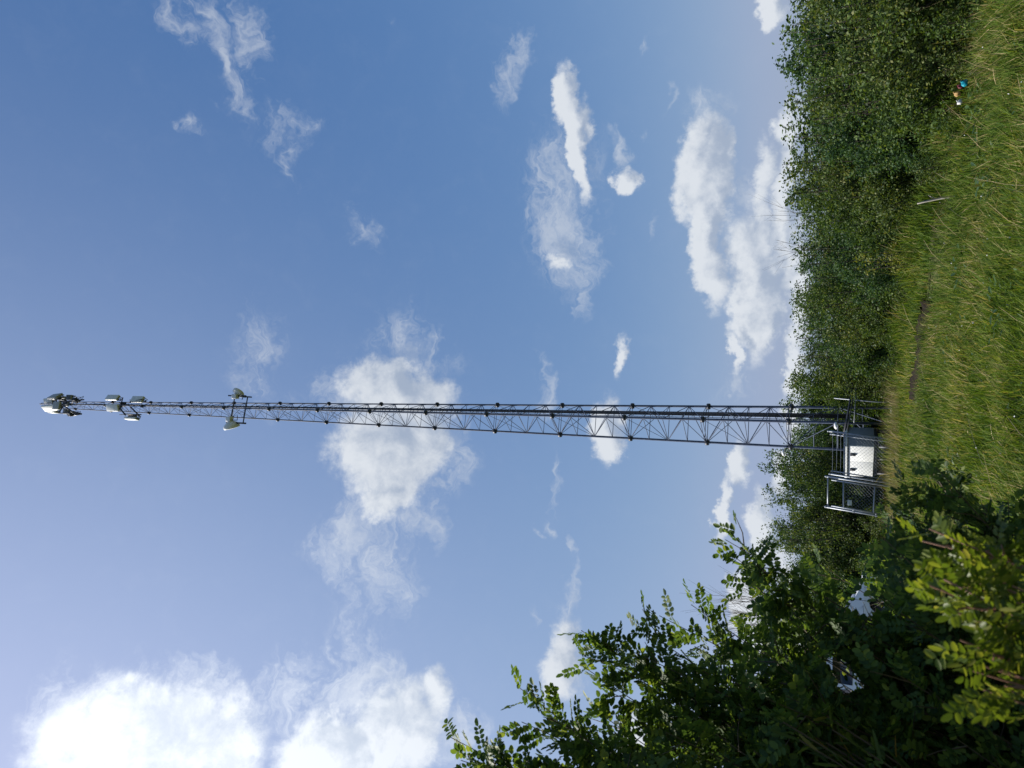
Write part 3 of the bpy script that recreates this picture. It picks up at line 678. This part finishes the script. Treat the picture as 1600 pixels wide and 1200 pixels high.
def dish(px, py, dD, face, rad, depth, label):
    c = tp(px, py, dD)+TW; o = empty('dish_antenna', c); f = np.array(face, float); f /= np.linalg.norm(f)
    mb = MB(); mb.rev([(.05, -depth), (rad*.45, -depth*.85), (rad*.8, -depth*.5), (rad, -.06), (rad, .05), (rad*.97, .07), (rad*.6, .10), (.001, .12)], (0, 0, 0), f, 28); mb.build('reflector', RADOME, o, True)
    mb = MB(); mb.box(-f*(depth+.10), (.24, .24, .30)); mb.build('radio_box', LAMPW, o, bevel=.02)
    mb = MB(); mb.rev([(0, -.04), (.09, -.04), (.09, .06), (0, .06)], -f*(depth+.02), f, 10); mb.tube([-f*(depth+.05), -f*(depth+.05)+np.array([0, 0, -.5]), -f*(depth+.3)+np.array([0, 0, -.6])], .02, 5); mb.build('mount', DARKST, o)
    return tag(o, label, 'dish antenna', 'microwave dishes on the tower')
dish(372.5, 613.5, -.1, (.75, .68, -.12), .30, .16, 'smaller round grey microwave dish on the picture top side of the tower, facing away')
dish(362, 666.5, -.6, (-.93, .2, -.18), .40, .30, 'larger cone backed microwave dish on the sunny lower side of the tower')

def lamp(px, py, dD, arm_to, label):
    c = tp(px, py, dD)+TW; o = empty('flood_lamp', c)
    mb = MB(); mb.rev([(0, -.05), (.10, -.05), (.13, -.01), (.11, .03), (.05, .06), (0, .06)], (0, 0, 0), (0, 0, 1), 16); mb.build('lamp_head', LAMPW, o, True)
    mb = MB(); mb.tube([(0, 0, -.02), tuple(tp(*arm_to)+TW-c)], .018, 6); mb.build('arm', DARKST, o)
    tag(o, label, 'lamp', 'small white lamps on the lower tower')
lamp(1224, 707, -.1, (1231.5, 696, -.1), 'small white lamp on a short arm from the tower leg at hedge top height')
lamp(1306, 665, -1.6, (1311, 658, -.9), 'small white lamp low on the tower just above the cabinet')

# ------------------------------------------------------------ compound: fence, gate, cabinet, cable bridge
FD = 26.2
LEAN = .11
def fpt(px, py, h):                 # foot from the photo column at fence distance; posts lean a little
    p = at(1322, py, FD); k = FD/p[1]; return np.array([p[0]*k, FD, h])
def fx(py): return fpt(0, py, 0)[0]
def lean(x, y, h): return np.array([x+LEAN*(h-1.6), y, h])
fence = empty('chain_link_fence', (fx(712), FD, 0)); FO = np.array([fx(712), FD, 0])
tag(fence, 'galvanised chain link fence panel with barbed wire in front of the white cabinet', 'fence')
def post(parent, org, x, y, h, r_=.028, name='post'):
    mb = MB(); mb.tube([lean(x, y, -.1)-org, lean(x, y, h)-org], r_, 8)
    mb.rev([(r_*1.15, -.01), (r_*1.25, .0), (r_*.7, .035), (0, .045)], lean(x, y, h)-org, (0, 0, 1), 8)
    return mb.build(name, GALV, parent, True)
xa, xb = fx(677), fx(744)
def mesh_panel(parent, org, x0, x1, y, h0, h1, sp=.11, r_=.003):
    mb = MB(); w = x1-x0; k = -(h1-h0)
    while k < w:
        a0, a1 = max(k, 0), min(k+(h1-h0), w)
        if a1 > a0:
            mb.tube([lean(x0+a0, y, h0+(a0-k))-org, lean(x0+a1, y, h0+(a1-k))-org], r_, 3, False)
            mb.tube([lean(x0+w-a0, y-.004, h0+(a0-k))-org, lean(x0+w-a1, y-.004, h0+(a1-k))-org], r_, 3, False)
        k += sp
    return mb.build('chain_mesh', GALV, parent)
post(fence, FO, xa, FD, 2.10, .030); post(fence, FO, xa-.09, FD, 2.02, .022); post(fence, FO, xb, FD, 2.05, .030); post(fence, FO, xb+.10, FD, 1.98, .02)
mb = MB(); mb.tube([lean(xa, FD, 1.62)-FO, lean(xb, FD, 1.62)-FO], .026, 8); mb.build('top_rail', GALV, fence, True)
mesh_panel(fence, FO, min(xa, xb), max(xa, xb), FD-.03, .5, 1.62)
for h in (1.74, 1.86, 1.98):
    mb = MB(); x0, x1 = min(xa, xb), max(xa, xb); mb.tube([lean(x0+(x1-x0)*s, FD, h-.01*math.sin(s*3.14))-FO for s in np.linspace(0, 1, 9)], .006, 4, False)
    for s in np.linspace(.05, .95, 14): q = lean(x0+(x1-x0)*s, FD, h)-FO; mb.tube([q+(-.02, 0, .02), q+(.02, 0, -.02)], .003, 3, False)
    mb.build('barbed_wire', GALV, fence)
for (x_, h_) in ((xa, 1.55), (xa, .75), (xb, 1.45), (xb, .8)):
    mb = MB(); q = lean(x_, FD, h_)-FO; mb.rev([(.036, -.02), (.042, 0), (.036, .02)], q, (0, 0, 1), 8); mb.tube([q, q+(.0, -.06, 0)], .008, 5); mb.build('clamp', GALV, fence)
# gate
xg0, xg1 = fx(795), fx(750); GO = np.array([(xg0+xg1)/2, FD-.25, 0]); gy = FD-.25
gate = empty('chain_link_gate', GO); tag(gate, 'galvanised single gate with high lintel and small pale plate beside the cabinet', 'gate')
post(gate, GO, xg0, gy, 2.16, .036, 'gate_post'); post(gate, GO, xg1+.05, gy, 2.16, .032, 'gate_post')
mb = MB(); mb.tube([lean(xg0, gy, 2.10)-GO, lean(xg1+.05, gy, 2.10)-GO], .026, 8); mb.build('lintel', GALV, gate, True)
mb = MB()
A_, B_ = xg0+.07, xg1-.03
mb.tube([lean(A_, gy-.05, .55)-GO, lean(A_, gy-.05, 2.0)-GO], .022, 8); mb.tube([lean(B_, gy-.05, .55)-GO, lean(B_, gy-.05, 2.0)-GO], .022, 8)
mb.tube([lean(A_, gy-.05, 1.64)-GO, lean(B_, gy-.05, 1.64)-GO], .026, 8); mb.tube([lean(A_, gy-.05, .78)-GO, lean(B_, gy-.05, .74)-GO], .024, 8)
mb.build('gate_frame', GALV, gate, True)
mesh_panel(gate, GO, A_, B_, gy-.05, .5, 1.64)
for h_ in (.7, 1.35):
    mb = MB(); q = lean(xg0, gy, h_)-GO; mb.rev([(.044, -.03), (.05, 0), (.044, .03)], q, (0, 0, 1), 8); mb.box(q+(.05, -.03, 0), (.09, .02, .04)); mb.build('hinge', GALV, gate)
mb = MB(); mb.box(lean(fx(782), gy-.085, 1.46)-GO, (.17, .012, .13), rotz(0)); mb.build('notice_plate', SIGNP, gate, bevel=.004)
# cabinet, turned so that its doors look to the sunny side
CA = R(-48); cc0 = at(1322, 705, 27.6); CO = np.array([cc0[0], cc0[1], 0])
cab = empty('equipment_cabinet', CO, CA); tag(cab, 'white metal outdoor equipment cabinet with black latches behind the chain link fence', 'cabinet')
W_, D_, H0, H1 = 1.66, .76, .74, 1.53
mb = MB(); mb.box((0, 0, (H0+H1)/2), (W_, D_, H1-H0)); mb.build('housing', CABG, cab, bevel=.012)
for s_ in (-1, 1):
    mb = MB(); mb.box((s_*W_/4, -D_/2-.022, (H0+H1)/2-.02), (W_/2-.004, .04, H1-H0-.06)); dr = mb.build('door', CABW, cab, bevel=.008)
    mb = MB(); mb.box((s_*W_/4-.02, -D_/2-.06, H1-.16), (.12, .03, .17)); mb.box((s_*W_/4-.02, -D_/2-.085, H1-.18), (.05, .03, .08)); mb.build('latch', DARKC, dr, bevel=.01)
mb = MB(); mb.box((0, -.03, H1+.045), (W_+.10, D_+.14, .085)); mb.build('roof', CABW, cab, bevel=.015)
mb = MB(); mb.box((0, 0, H0-.06), (W_*.97, D_*.94, .11)); mb.build('base_frame', DARKST, cab)
for sx in (-1, 1):
    for sy in (-1, 1):
        mb = MB(); mb.box((sx*W_*.44, sy*D_*.4, (H0-.12)/2-.02), (.09, .09, H0-.08)); mb.build('leg', DARKST, cab)
# cable bridge
b0 = at(1319, 680, 27.0); b1 = at(1334, 597, 27.6)
br_ = empty('cable_bridge', (b0[0], b0[1], 0)); BR = np.array([b0[0], b0[1], 0]); tag(br_, 'black cable bridge on a thin post running from the cabinet past the tower foot', 'cable bridge')
for nm, dz, r_, mt in (('side_rail', 0, .035, DARKST), ('side_rail', -.07, .022, DARKST)):
    mb = MB(); mb.tube([b0-BR+(0, 0, dz), b1-BR+(0, 0, dz)], r_, 6); mb.build(nm, mt, br_)
mb = MB()
for j in range(4): mb.tube([b0-BR+(0, .05*j, .035), (b0+b1)/2-BR+(0, .05*j, .02), b1-BR+(0, .05*j, .035)], .018, 5)
mb.build('cables', DARKC, br_, True)
c0 = at(1334, 670, 27.3); c1 = at(1338, 602, 27.5)
mb = MB(); mb.tube([c0-BR, c1-BR], .018, 6); mb.build('lower_rail', GALV, br_, True)
q = at(1303, 622, 27.4); q2 = np.array([q[0]-.0, q[1], 0.])
mb = MB(); mb.tube([q-BR, at(1370, 628, 27.4)-BR, (at(1370, 628, 27.4)-BR)*(1, 1, 0)], .02, 6); mb.build('support_post', GALV, br_, True)

# ------------------------------------------------------------ stake, litter
st = at(1322, 323, 13.2); so2 = empty('wooden_stake', (st[0], st[1], 0))
mb = MB(); mb.tube([(0.03, 0, -.05), (.01, .0, .30), (-.02, 0, .50), (-.045, 0, .62)], [.019, .018, .015, .010], 7); mb.build('shaft', BIRCHW, so2, True)
tag(so2, 'short pale wooden stake standing in the grass at the hedge foot', 'stake')
mb = MB(); mb.tube([(.012, 0, .38), (.05, .01, .44), (.07, .01, .47)], [.009, .006, .003], 5); mb.build('broken_twig', BIRCHW, so2, True)
def crumple(name, p, s, seed, mat, label, cat, parts=None):
    r = np.random.default_rng(seed); o = empty(name, p)
    n1_, n2_ = 9, 14; V = []; 
    for i in range(n1_):
        th = math.pi*i/(n1_-1)
        for j in range(n2_):
            ph = 2*math.pi*j/n2_; k = 1+.30*math.sin(3*ph+seed)*math.sin(th)+.22*r.normal()*math.sin(th)
            V.append((math.sin(th)*math.cos(ph)*s[0]*k, math.sin(th)*math.sin(ph)*s[1]*k, s[2]*(math.cos(th)*k+.8)))
    F = [(i*n2_+j, (i+1)*n2_+j, (i+1)*n2_+(j+1) % n2_, i*n2_+(j+1) % n2_) for i in range(n1_-1) for j in range(n2_)]
    mb = MB(); mb.add(V, F); mb.build(parts[0], mat, o)
    mb = MB(); tipv = np.array([s[0]*.2, 0, s[2]*1.7])
    mb.tube([tipv, tipv+(s[0]*.5, -.01, s[2]*.4), tipv+(s[0]*.9, .01, s[2]*.1)], [s[0]*.22, s[0]*.16, s[0]*.28], 6); mb.build(parts[1], mat, o)
    return tag(o, label, cat)
q = at(1503, 131, 10.3); crumple('plastic_bag', (q[0], q[1], q[2]-.05), (.034, .034, .03), 3, TEAL, 'crumpled turquoise plastic bag lying in the grass at the hedge foot', 'bag', ('sack', 'knot'))
q = at(1492, 147, 10.5); crumple('food_carton', (q[0], q[1], q[2]-.05), (.028, .026, .032), 5, YELC, 'crushed yellow brown carton between the turquoise bag and white paper', 'litter', ('carton', 'flap'))
q = at(1495, 160, 10.4); crumple('paper_litter', (q[0], q[1], q[2]-.05), (.026, .025, .026), 8, WHITEP, 'crumpled white paper litter beside the yellow brown carton', 'litter', ('wad', 'corner'))
q = at(1494, 136, 10.5); crumple('wrapper', (q[0], q[1], q[2]-.06), (.025, .025, .025), 9, REDP, 'small dark maroon wrapper between the turquoise bag and the carton', 'litter', ('wrapper_sheet', 'fold'))

# ------------------------------------------------------------ white van behind the shrubs
CL, CW, CH = 4.8, .95, 2.12
cpos = at(1322, 1006, 28.6); car = empty('white_van', (cpos[0], cpos[1], 0), R(8))   # local +X = forward
tag(car, 'white parked van with dark tinted windows, mostly hidden behind the pea shrubs', 'van')
def halfw(z): return CW*(1-.05*max(0, (.75-z))/.75) if z < 1.0 else CW*(1-.26*((z-1.0)/(CH-1.0))**1.1)
def arc(cx, r_, n=9): return [(cx+r_*math.cos(a), .40+r_*math.sin(a)) for a in np.linspace(0, math.pi, n)]
outl = [(-2.4, .38), (-2.46, .66), (-2.42, 1.1), (-2.36, 1.3), (-2.26, 1.88), (-2.1, 2.05), (-1.5, 2.12), (-.1, 2.12), (.55, 2.02), (1.0, 1.62), (1.28, 1.30), (1.9, 1.16), (2.27, 1.0), (2.42, .72), (2.38, .34)]
bot = [(x, z) for x, z in arc(1.58, .47)]+[(x, z) for x, z in arc(-1.52, .47)]
poly = outl+[(2.05, .26)]+bot[:9]+[(1.1, .24), (-1.05, .24)]+bot[9:]+[(-2.0, .28)]
def car_body():
    import bmesh
    bm = bmesh.new(); n_ = len(poly)
    L_ = [bm.verts.new((x, halfw(z), z)) for x, z in poly]; R_ = [bm.verts.new((x, -halfw(z), z)) for x, z in poly]
    # beltline verts so that the side bends there
    fl = bm.faces.new(L_); fr = bm.faces.new(R_[::-1])
    for i in range(n_):
        j = (i+1) % n_; bm.faces.new((L_[j], L_[i], R_[i], R_[j]))
    bmesh.ops.triangulate(bm, faces=[fl, fr])
    for zc in (.55, 1.02, 1.25, 1.6):
        geo = list(bm.verts)+list(bm.edges)+list(bm.faces)
        bmesh.ops.bisect_plane(bm, geom=geo, plane_co=(0, 0, zc), plane_no=(0, 0, 1))
    for v in bm.verts:
        s_ = 1 if v.co.y > 0 else -1; v.co.y = s_*halfw(v.co.z)
    bmesh.ops.recalc_face_normals(bm, faces=bm.faces)
    me = bpy.data.meshes.new('body'); bm.to_mesh(me); bm.free(); me.materials.append(CARW); return me
bo = link('body', car_body(), car); bv = bo.modifiers.new('bevel', 'BEVEL'); bv.width = .035; bv.segments = 3; bv.limit_method = 'ANGLE'; bv.angle_limit = R(28)
for s_ in (-1, 1):
    for pts_, nm in (([(-2.12, 1.36), (-2.05, 1.86), (-1.35, 1.92), (-1.25, 1.34)], 'side_window'), ([(-1.12, 1.34), (-1.15, 1.93), (-.25, 1.94), (-.25, 1.32)], 'side_window'), ([(-.12, 1.32), (-.12, 1.94), (.45, 1.88), (.98, 1.36), (.94, 1.30)], 'side_window')):
        V = [(x, s_*(halfw(z)+.012), z) for x, z in pts_]+[(x, s_*(halfw(z)-.03), z) for x, z in pts_]; k_ = len(pts_)
        mb = MB(); F = [tuple(range(k_)), tuple(range(k_, 2*k_))[::-1]]+[(i, (i+1) % k_, k_+(i+1) % k_, k_+i) for i in range(k_)]; mb.add(V, F); mb.build(nm, GLASS, car)
    mb = MB(); mb.box((.92, s_*1.04, 1.38), (.14, .17, .2)); mb.build('side_mirror', CARW, car, bevel=.03)
    mb = MB(); mb.box((2.26, s_*.66, .98), (.16, .34, .15)); mb.build('headlight', CLEARL, car, bevel=.03)
    mb = MB(); mb.box((-2.38, s_*.76, 1.05), (.12, .2, .42)); mb.build('tail_light', REDL, car, bevel=.03)
    for dx_ in (-.18, -1.18, .98):
        mb = MB(); mb.box((dx_, s_*(CW-.001), .72), (.014, .012, .86)); mb.build('door_gap', DARKC, car)
    for dx_ in (.0, -1.0):
        mb = MB(); mb.box((dx_-.1, s_*(CW+.015), 1.08), (.16, .03, .03)); mb.build('door_handle', CARW, car, bevel=.008)
    for cx_ in (1.58, -1.52):
        wy = s_*.80; mb = MB(); wh_ = [(.20, -.11), (.31, -.11), (.335, -.07), (.335, .07), (.31, .11), (.20, .11)]
        mb.rev(wh_, (cx_, wy, .335), (0, 1, 0), 24); ty = mb.build('wheel', RUBBER, car, True)
        mb = MB(); mb.rev([(.0, .0), (.06, .0), (.09, -.02)], (cx_, wy+s_*.09, .335), (0, s_, 0), 16); mb.rev([(.18, -.08), (.20, .0), (.205, .02)], (cx_, wy+s_*.09, .335), (0, s_, 0), 24)
        for q_ in range(5): a_ = q_*1.2566; mb.tube([(cx_, wy+s_*.085, .335), (cx_+.19*math.cos(a_), wy+s_*.09, .335+.19*math.sin(a_))], [.035, .025], 4)
        mb.build('rim', RIM, ty)
        mb = MB(); mb.rev([(.455, -.10), (.46, .26)], (cx_, s_*.66, .40), (0, s_, 0), 24); mb.rev([(0, 0), (.46, 0)], (cx_, s_*.56, .40), (0, s_, 0), 24); mb.build('wheel_liner', DARKC, car)
mb = MB()
for (xa_, za_), (xb_, zb_), nm in (((.60, 2.0), (1.2, 1.43), 'f'),):
    nx, nz_ = .60, .80
    V = [(xa_+.012, -halfw(za_)*.9, za_), (xa_+.012, halfw(za_)*.9, za_), (xb_+.03, halfw(zb_)*.92, zb_+.02), (xb_+.03, -halfw(zb_)*.92, zb_+.02)]
    mb.add(V, [(0, 1, 2, 3)])
mb.build('windscreen', GLASS, car)
mb = MB(); mb.add([(-2.385, -.72, 1.36), (-2.385, .72, 1.36), (-2.30, .62, 1.86), (-2.30, -.62, 1.86)], [(0, 1, 2, 3)]); mb.build('rear_window', GLASS, car)

# ------------------------------------------------------------ near pea shrubs with pinnate leaves
SIGHT = [(ray(1350, 936), .0125), (ray(1364, 945), .0125), (ray(1346, 952), .010), (ray(1325, 1062), .017), (ray(1302, 1034), .010), (ray(1322, 953), .010)]
def open_view(P, r, prob=.97, maxd=16):
    """natural gaps in the foliage where the car shows through"""
    q = P-CAM; dist = np.linalg.norm(q, axis=1); u = q/dist[:, None]; keep = np.ones(len(P), bool)
    for d, rad in SIGHT:
        ang = np.linalg.norm(u-d, axis=1); wob = 1+.35*np.sin(u[:, 0]*170)*np.cos(u[:, 2]*140)
        keep &= ~((ang < rad*wob) & (dist < maxd) & (r.random(len(P)) < prob))
    return keep
def shrub(name, base, tips, seed, label, mat, leaflet=.022, pairs=5, fill=14, spread=.5, twigs=11, twlen=.32, vol=None, wood=TWIG, minz=.1, lp=.032, skirt=.25, aspect=.56, mixmat=None):
    r = np.random.default_rng(seed); base = np.array([base[0], base[1], 0.]); o = empty(name, base); mb = MB()
    tips = [np.array(t_, float) for t_ in tips]; nt0 = len(tips)
    zmax = max(t_[2] for t_ in tips)
    TP = [proj(t_)[:2] for t_ in tips]
    for k in range(fill):
        t_ = tips[r.integers(nt0)]; s = .55+.4*r.random()
        a = base*(1-s)+t_*s; a = a+r.normal(size=3)*np.array([spread, spread, spread*.6]); a[2] = np.clip(a[2], .35, zmax*.93)
        qx, qy, _ = proj(a); lim = [t2[1] for t2 in TP if abs(t2[0]-qx) < 70]
        if lim and qy < min(lim)+12: continue          # keep the side shoots inside the crown outline
        tips.append(a)
    LP = []; LD = []; LN = []
    for ti, tp_ in enumerate(tips):
        sm = [base+(tp_-base)*s+np.array([0, 0, .2*s*(1-s)*np.linalg.norm(tp_-base)]) for s in np.linspace(0, 1, 25)]
        if len(tips) > 14 and any(np.linalg.norm((q-CAM)/np.linalg.norm(q-CAM)-d) < rad*.8 for q in sm for d, rad in SIGHT): continue
        d0 = tp_-base; L0 = np.linalg.norm(d0)
        mid = base+d0*.5+np.array([0, 0, .10*L0])+r.normal(size=3)*.05*L0
        f = lambda s: base*(1-s)**2+2*mid*s*(1-s)+tp_*s*s
        mb.tube([f(s)-base for s in np.linspace(0, 1, 8)], [.005*(1-.9*s)+.0007 for s in np.linspace(0, 1, 8)], 5, False)
        segs = []
        for q in range(twigs):
            s = skirt+(.97-skirt)*(q+r.random())/twigs; p0 = f(s)
            uu = (p0-CAM)/np.linalg.norm(p0-CAM)
            if any(np.linalg.norm(uu-d_) < rad_*1.3 for d_, rad_ in SIGHT): continue
            tg = f(min(s+.02, 1))-f(s-.02); tg /= np.linalg.norm(tg)
            d = tg*.9+rnd_unit(r, 1)[0]*.9; d /= np.linalg.norm(d); ln = twlen*(1.15-s*.75)*(.5+.8*r.random())
            e = p0+d*ln+np.array([0, 0, .06*ln]); mb.tube([p0-base, (p0+e)/2-base+r.normal(size=3)*.006, e-base], [.0028, .002, .001], 3, False); segs.append((p0, e))
        # the leader's own leafy end
        for s0, s1 in ((.5, .7), (.7, .86), (.86, 1.0)): segs.append((f(s0), f(s1)))
        for (p0, e) in segs:
            ax = e-p0; ln = np.linalg.norm(ax); ax = ax/ln; nl = max(2, int(ln/lp))
            for j in range(nl):
                s = (j+.6)/nl; q = p0+ax*ln*s
                rd = rnd_unit(r, 1)[0]; rd = rd-ax*(rd@ax); rd /= np.linalg.norm(rd)
                ra = ax*.55+rd*.85+np.array([0, 0, .12]); ra /= np.linalg.norm(ra)
                rl = leaflet*(2.5+1.2*r.random()); nrm = rnd_unit(r, 1)[0]*1.1+np.array([-.15, -.25, .55]); sd_ = np.cross(ra, nrm); sd_ /= np.linalg.norm(sd_); nn = np.cross(sd_, ra)
                for m_ in range(pairs):
                    b_ = q+ra*rl*(.18+.82*(m_+.5)/pairs)
                    for sg in (-1, 1):
                        LP.append(b_); LD.append(sd_*sg*.95+ra*.38+rnd_unit(r, 1)[0]*.16); LN.append(nn+rnd_unit(r, 1)[0]*.3)
                LP.append(q+ra*rl); LD.append(ra); LN.append(nn)
    P = np.array(LP); Dv = np.array(LD); Nv = np.array(LN)
    keep = open_view(P, r) & (P[:, 2] > minz); P, Dv, Nv = P[keep], Dv[keep], Nv[keep]
    # twigs never reach the lens
    far = np.linalg.norm(P-CAM, axis=1) > .62; P, Dv, Nv = P[far], Dv[far], Nv[far]
    n = len(P); L = leaflet*(.7+.5*r.random(n))
    V, Fc = leaf_ovals(P-base, Dv, Nv, L, L*(aspect+.08*r.random(n)))
    link('foliage', mesh_np('foliage', V, Fc, mat), o); mb.build('stems', wood, o, True)
    tag(o, label, 'shrub'); return o, n
tot_l = 0
def S(*a, **k):
    global tot_l
    o, n = shrub(*a, **k); tot_l += n; return o
S('pea_shrub', (-1.75, 2.05), [at(x, y, 2.25) for x, y in ((704, 1152), (742, 1172), (720, 1188), (775, 1185), (812, 1075), (815, 1128), (836, 1105), (860, 1120), (790, 1215), (880, 1140), (850, 1190), (905, 1175), (940, 1200))], 21,
  'tallest pea shrub with separate leafy shoots reaching farthest into the sky at the picture bottom', LEAF_NEAR, .0245, fill=40, spread=.16, twigs=9, twlen=.20, skirt=.4)
S('pea_shrub', (-1.7, 2.45), [at(x, y, 2.5) for x, y in ((908, 985), (906, 1038), (928, 1010), (998, 978), (975, 1012), (950, 1030), (1000, 1030), (960, 1085), (1015, 1075), (930, 1110), (985, 1120), (1040, 1095), (920, 1150), (960, 1190), (1060, 1130))], 22,
  'pea shrub with two pointed shoots, second from the sky side of the pea shrub mass', LEAF_NEAR, .024, fill=75, spread=.17, twigs=10, twlen=.22, skirt=.35)
S('pea_shrub', (-1.55, 2.9), [at(x, y, 2.6) for x, y in ((1064, 908), (1030, 962), (1080, 945), (1133, 843), (1150, 872), (1165, 900), (1110, 960), (1190, 890), (1200, 930), (1140, 985), (1085, 1010), (1120, 1040), (1180, 1010), (1210, 975), (1235, 925), (1245, 890))], 23,
  'pea shrub with a long arching shoot pointing towards the tower', LEAF_NEAR, .024, fill=90, spread=.19, twigs=11, twlen=.24, skirt=.3)
S('pea_shrub', (-1.5, 3.6), [at(x, y, 3.4) for x, y in ((1090, 985), (1130, 1010), (1110, 1060), (1060, 1090), (1180, 1040), (1240, 950), (1260, 900), (1280, 880), (1220, 1090), (1150, 1120), (1060, 1170), (1120, 1180))], 24,
  'sunlit pea shrub behind the arching one, in the middle of the mass', LEAF_NEAR, .023, fill=110, spread=.26, twigs=12, twlen=.34, skirt=.15)
S('pea_shrub', (-1.8, 4.6), [at(x, y, 4.7) for x, y in ((1235, 905), (1262, 880), (1290, 900), (1250, 960), (1300, 960), (1280, 1010), (1250, 1060), (1310, 1060))], 25,
  'darker pea shrub in front of the white van', LEAF_HEDGE3, .028, fill=80, spread=.34, twigs=12, twlen=.42, skirt=.08)
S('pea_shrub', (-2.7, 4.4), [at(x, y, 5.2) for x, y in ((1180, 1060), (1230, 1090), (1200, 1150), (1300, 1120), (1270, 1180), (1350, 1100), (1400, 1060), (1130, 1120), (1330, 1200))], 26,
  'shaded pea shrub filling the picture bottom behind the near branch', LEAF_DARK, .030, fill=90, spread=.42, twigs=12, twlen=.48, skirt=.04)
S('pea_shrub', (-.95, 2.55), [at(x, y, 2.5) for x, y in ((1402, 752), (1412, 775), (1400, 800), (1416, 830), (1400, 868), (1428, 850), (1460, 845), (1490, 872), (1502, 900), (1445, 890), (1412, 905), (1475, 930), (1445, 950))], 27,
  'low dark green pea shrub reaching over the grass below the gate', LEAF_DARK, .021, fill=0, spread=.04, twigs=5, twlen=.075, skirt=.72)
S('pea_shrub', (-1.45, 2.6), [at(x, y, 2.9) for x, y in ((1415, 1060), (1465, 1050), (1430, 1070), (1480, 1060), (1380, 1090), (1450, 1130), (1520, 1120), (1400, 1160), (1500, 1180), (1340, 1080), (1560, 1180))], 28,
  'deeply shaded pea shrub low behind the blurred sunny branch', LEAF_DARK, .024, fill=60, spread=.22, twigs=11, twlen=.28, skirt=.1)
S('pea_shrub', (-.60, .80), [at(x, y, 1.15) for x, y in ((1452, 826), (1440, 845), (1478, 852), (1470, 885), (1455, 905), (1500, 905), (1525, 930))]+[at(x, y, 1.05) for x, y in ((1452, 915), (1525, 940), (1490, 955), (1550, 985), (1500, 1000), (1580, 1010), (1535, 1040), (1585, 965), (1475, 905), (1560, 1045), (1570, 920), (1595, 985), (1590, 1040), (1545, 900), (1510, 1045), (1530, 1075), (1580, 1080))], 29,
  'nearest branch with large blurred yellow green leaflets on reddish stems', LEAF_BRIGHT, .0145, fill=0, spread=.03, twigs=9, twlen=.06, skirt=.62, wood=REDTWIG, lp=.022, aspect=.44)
# narrow-leaved willow tucked between the pea shrubs
r = np.random.default_rng(41); o = empty('willow_bush', (-1.55, 2.1, 0)); mb = MB(); P = []; Dv = []
for k in range(22):
    tp_ = at(1170+r.random()*130, 1100+r.random()*120, 2.2+.5*r.random()); b_ = np.array([-1.55, 2.1, 0])
    mid = (tp_+b_)/2+(.0, 0, .2); f = lambda s: b_*(1-s)**2+2*mid*s*(1-s)+tp_*s*s
    if any(np.linalg.norm((f(s)-CAM)/np.linalg.norm(f(s)-CAM)-d) < rad for s in np.linspace(.3, 1, 25) for d, rad in SIGHT): continue
    mb.tube([f(s)-b_ for s in np.linspace(0, 1, 6)], [.006*(1-.8*s)+.001 for s in np.linspace(0, 1, 6)], 4, False)
    for s in np.arange(.35, 1, .018):
        P.append(f(s)); tg = f(min(s+.02, 1))-f(s-.02); Dv.append(tg/np.linalg.norm(tg)*.8+rnd_unit(r, 1)[0]*.75)
P = np.array(P); Dv = np.array(Dv); kp = open_view(P, r); P, Dv = P[kp], Dv[kp]; n = len(P)
V, Fc = leaf_ovals(P-np.array([-1.55, 2.1, 0]), Dv, rnd_unit(r, n)+(0, 0, .8), .055+.035*r.random(n), .008+.003*r.random(n))
link('foliage', mesh_np('foliage', V, Fc, LEAF_LONG), o); mb.build('stems', TWIG, o, True); tag(o, 'narrow leaved willow bush in the shade among the pea shrubs', 'bush')
print('near leaflets', tot_l)

# broad-leaved weeds and small white flowers in the meadow (uncountable)
r = np.random.default_rng(51); P = []; Dv = []; Nv = []; L = []
spots = [(1500, 735, 90), (1512, 905, 80), (1455, 60, 70), (1540, 160, 80), (1520, 420, 70), (1500, 560, 50), (1580, 480, 60), (1475, 690, 40), (1555, 260, 60), (1500, 1000, 70)]
cl = [(at(x, y, 1)[0]-0, x, y, k) for x, y, k in spots]
for (_, x_, y_, k_) in cl:
    d = ray(x_, y_); s = (EYE-.15)/-d[2]; c = CAM+d*s
    for j in range(k_):
        a = r.random()*6.28; rad_ = .30*r.random()**.5; q = np.array([c[0]+math.cos(a)*rad_, c[1]+math.sin(a)*rad_*1.3, .06+.26*r.random()])
        P.append(q); Dv.append((math.cos(a), math.sin(a), .5*r.random())); L.append(.06+.05*r.random())
for j in range(2600):
    D_0 = 5*(5**r.random()); a = -.5+1.1*r.random(); x_, y_ = D_0*math.tan(a)*.95, D_0
    if hedge_side(np.array([x_]), np.array([y_]))[0] < .4 and lofreq(x_, y_, 2.2, 7.) > .1: P.append((x_, y_, .08+.22*r.random())); Dv.append((*r.normal(size=2), .4)); L.append(.03+.05*r.random())
P = np.array(P); n = len(P); L = np.array(L)
V, Fc = leaf_ovals(P, np.array(Dv), rnd_unit(r, n)*.5+(0, 0, 1), L, L*.42)
tag(link('weeds', mesh_np('weeds', V, Fc, WEED)), 'broad leaved dark green weeds scattered through the meadow grass', 'weeds', kind='stuff')
n = 190; D = 7*(4**r.random(n)); a = -.48+1.05*r.random(n); x = D*np.tan(a)*.95; y = D; ok = hedge_side(x, y) < 0; x, y = x[ok], y[ok]; n = len(x)
P = np.stack([x, y, .22+.18*r.random(n)], -1); V, Fc = leaf_ovals(P, r.normal(size=(n, 3)), rnd_unit(r, n)+(0, 0, 1), .009+.008*r.random(n), .008+.006*r.random(n))
tag(link('flower_heads', mesh_np('flower_heads', V, Fc, WHITEP)), 'tiny white flower and seed heads dotted over the meadow grass', 'flowers', kind='stuff')
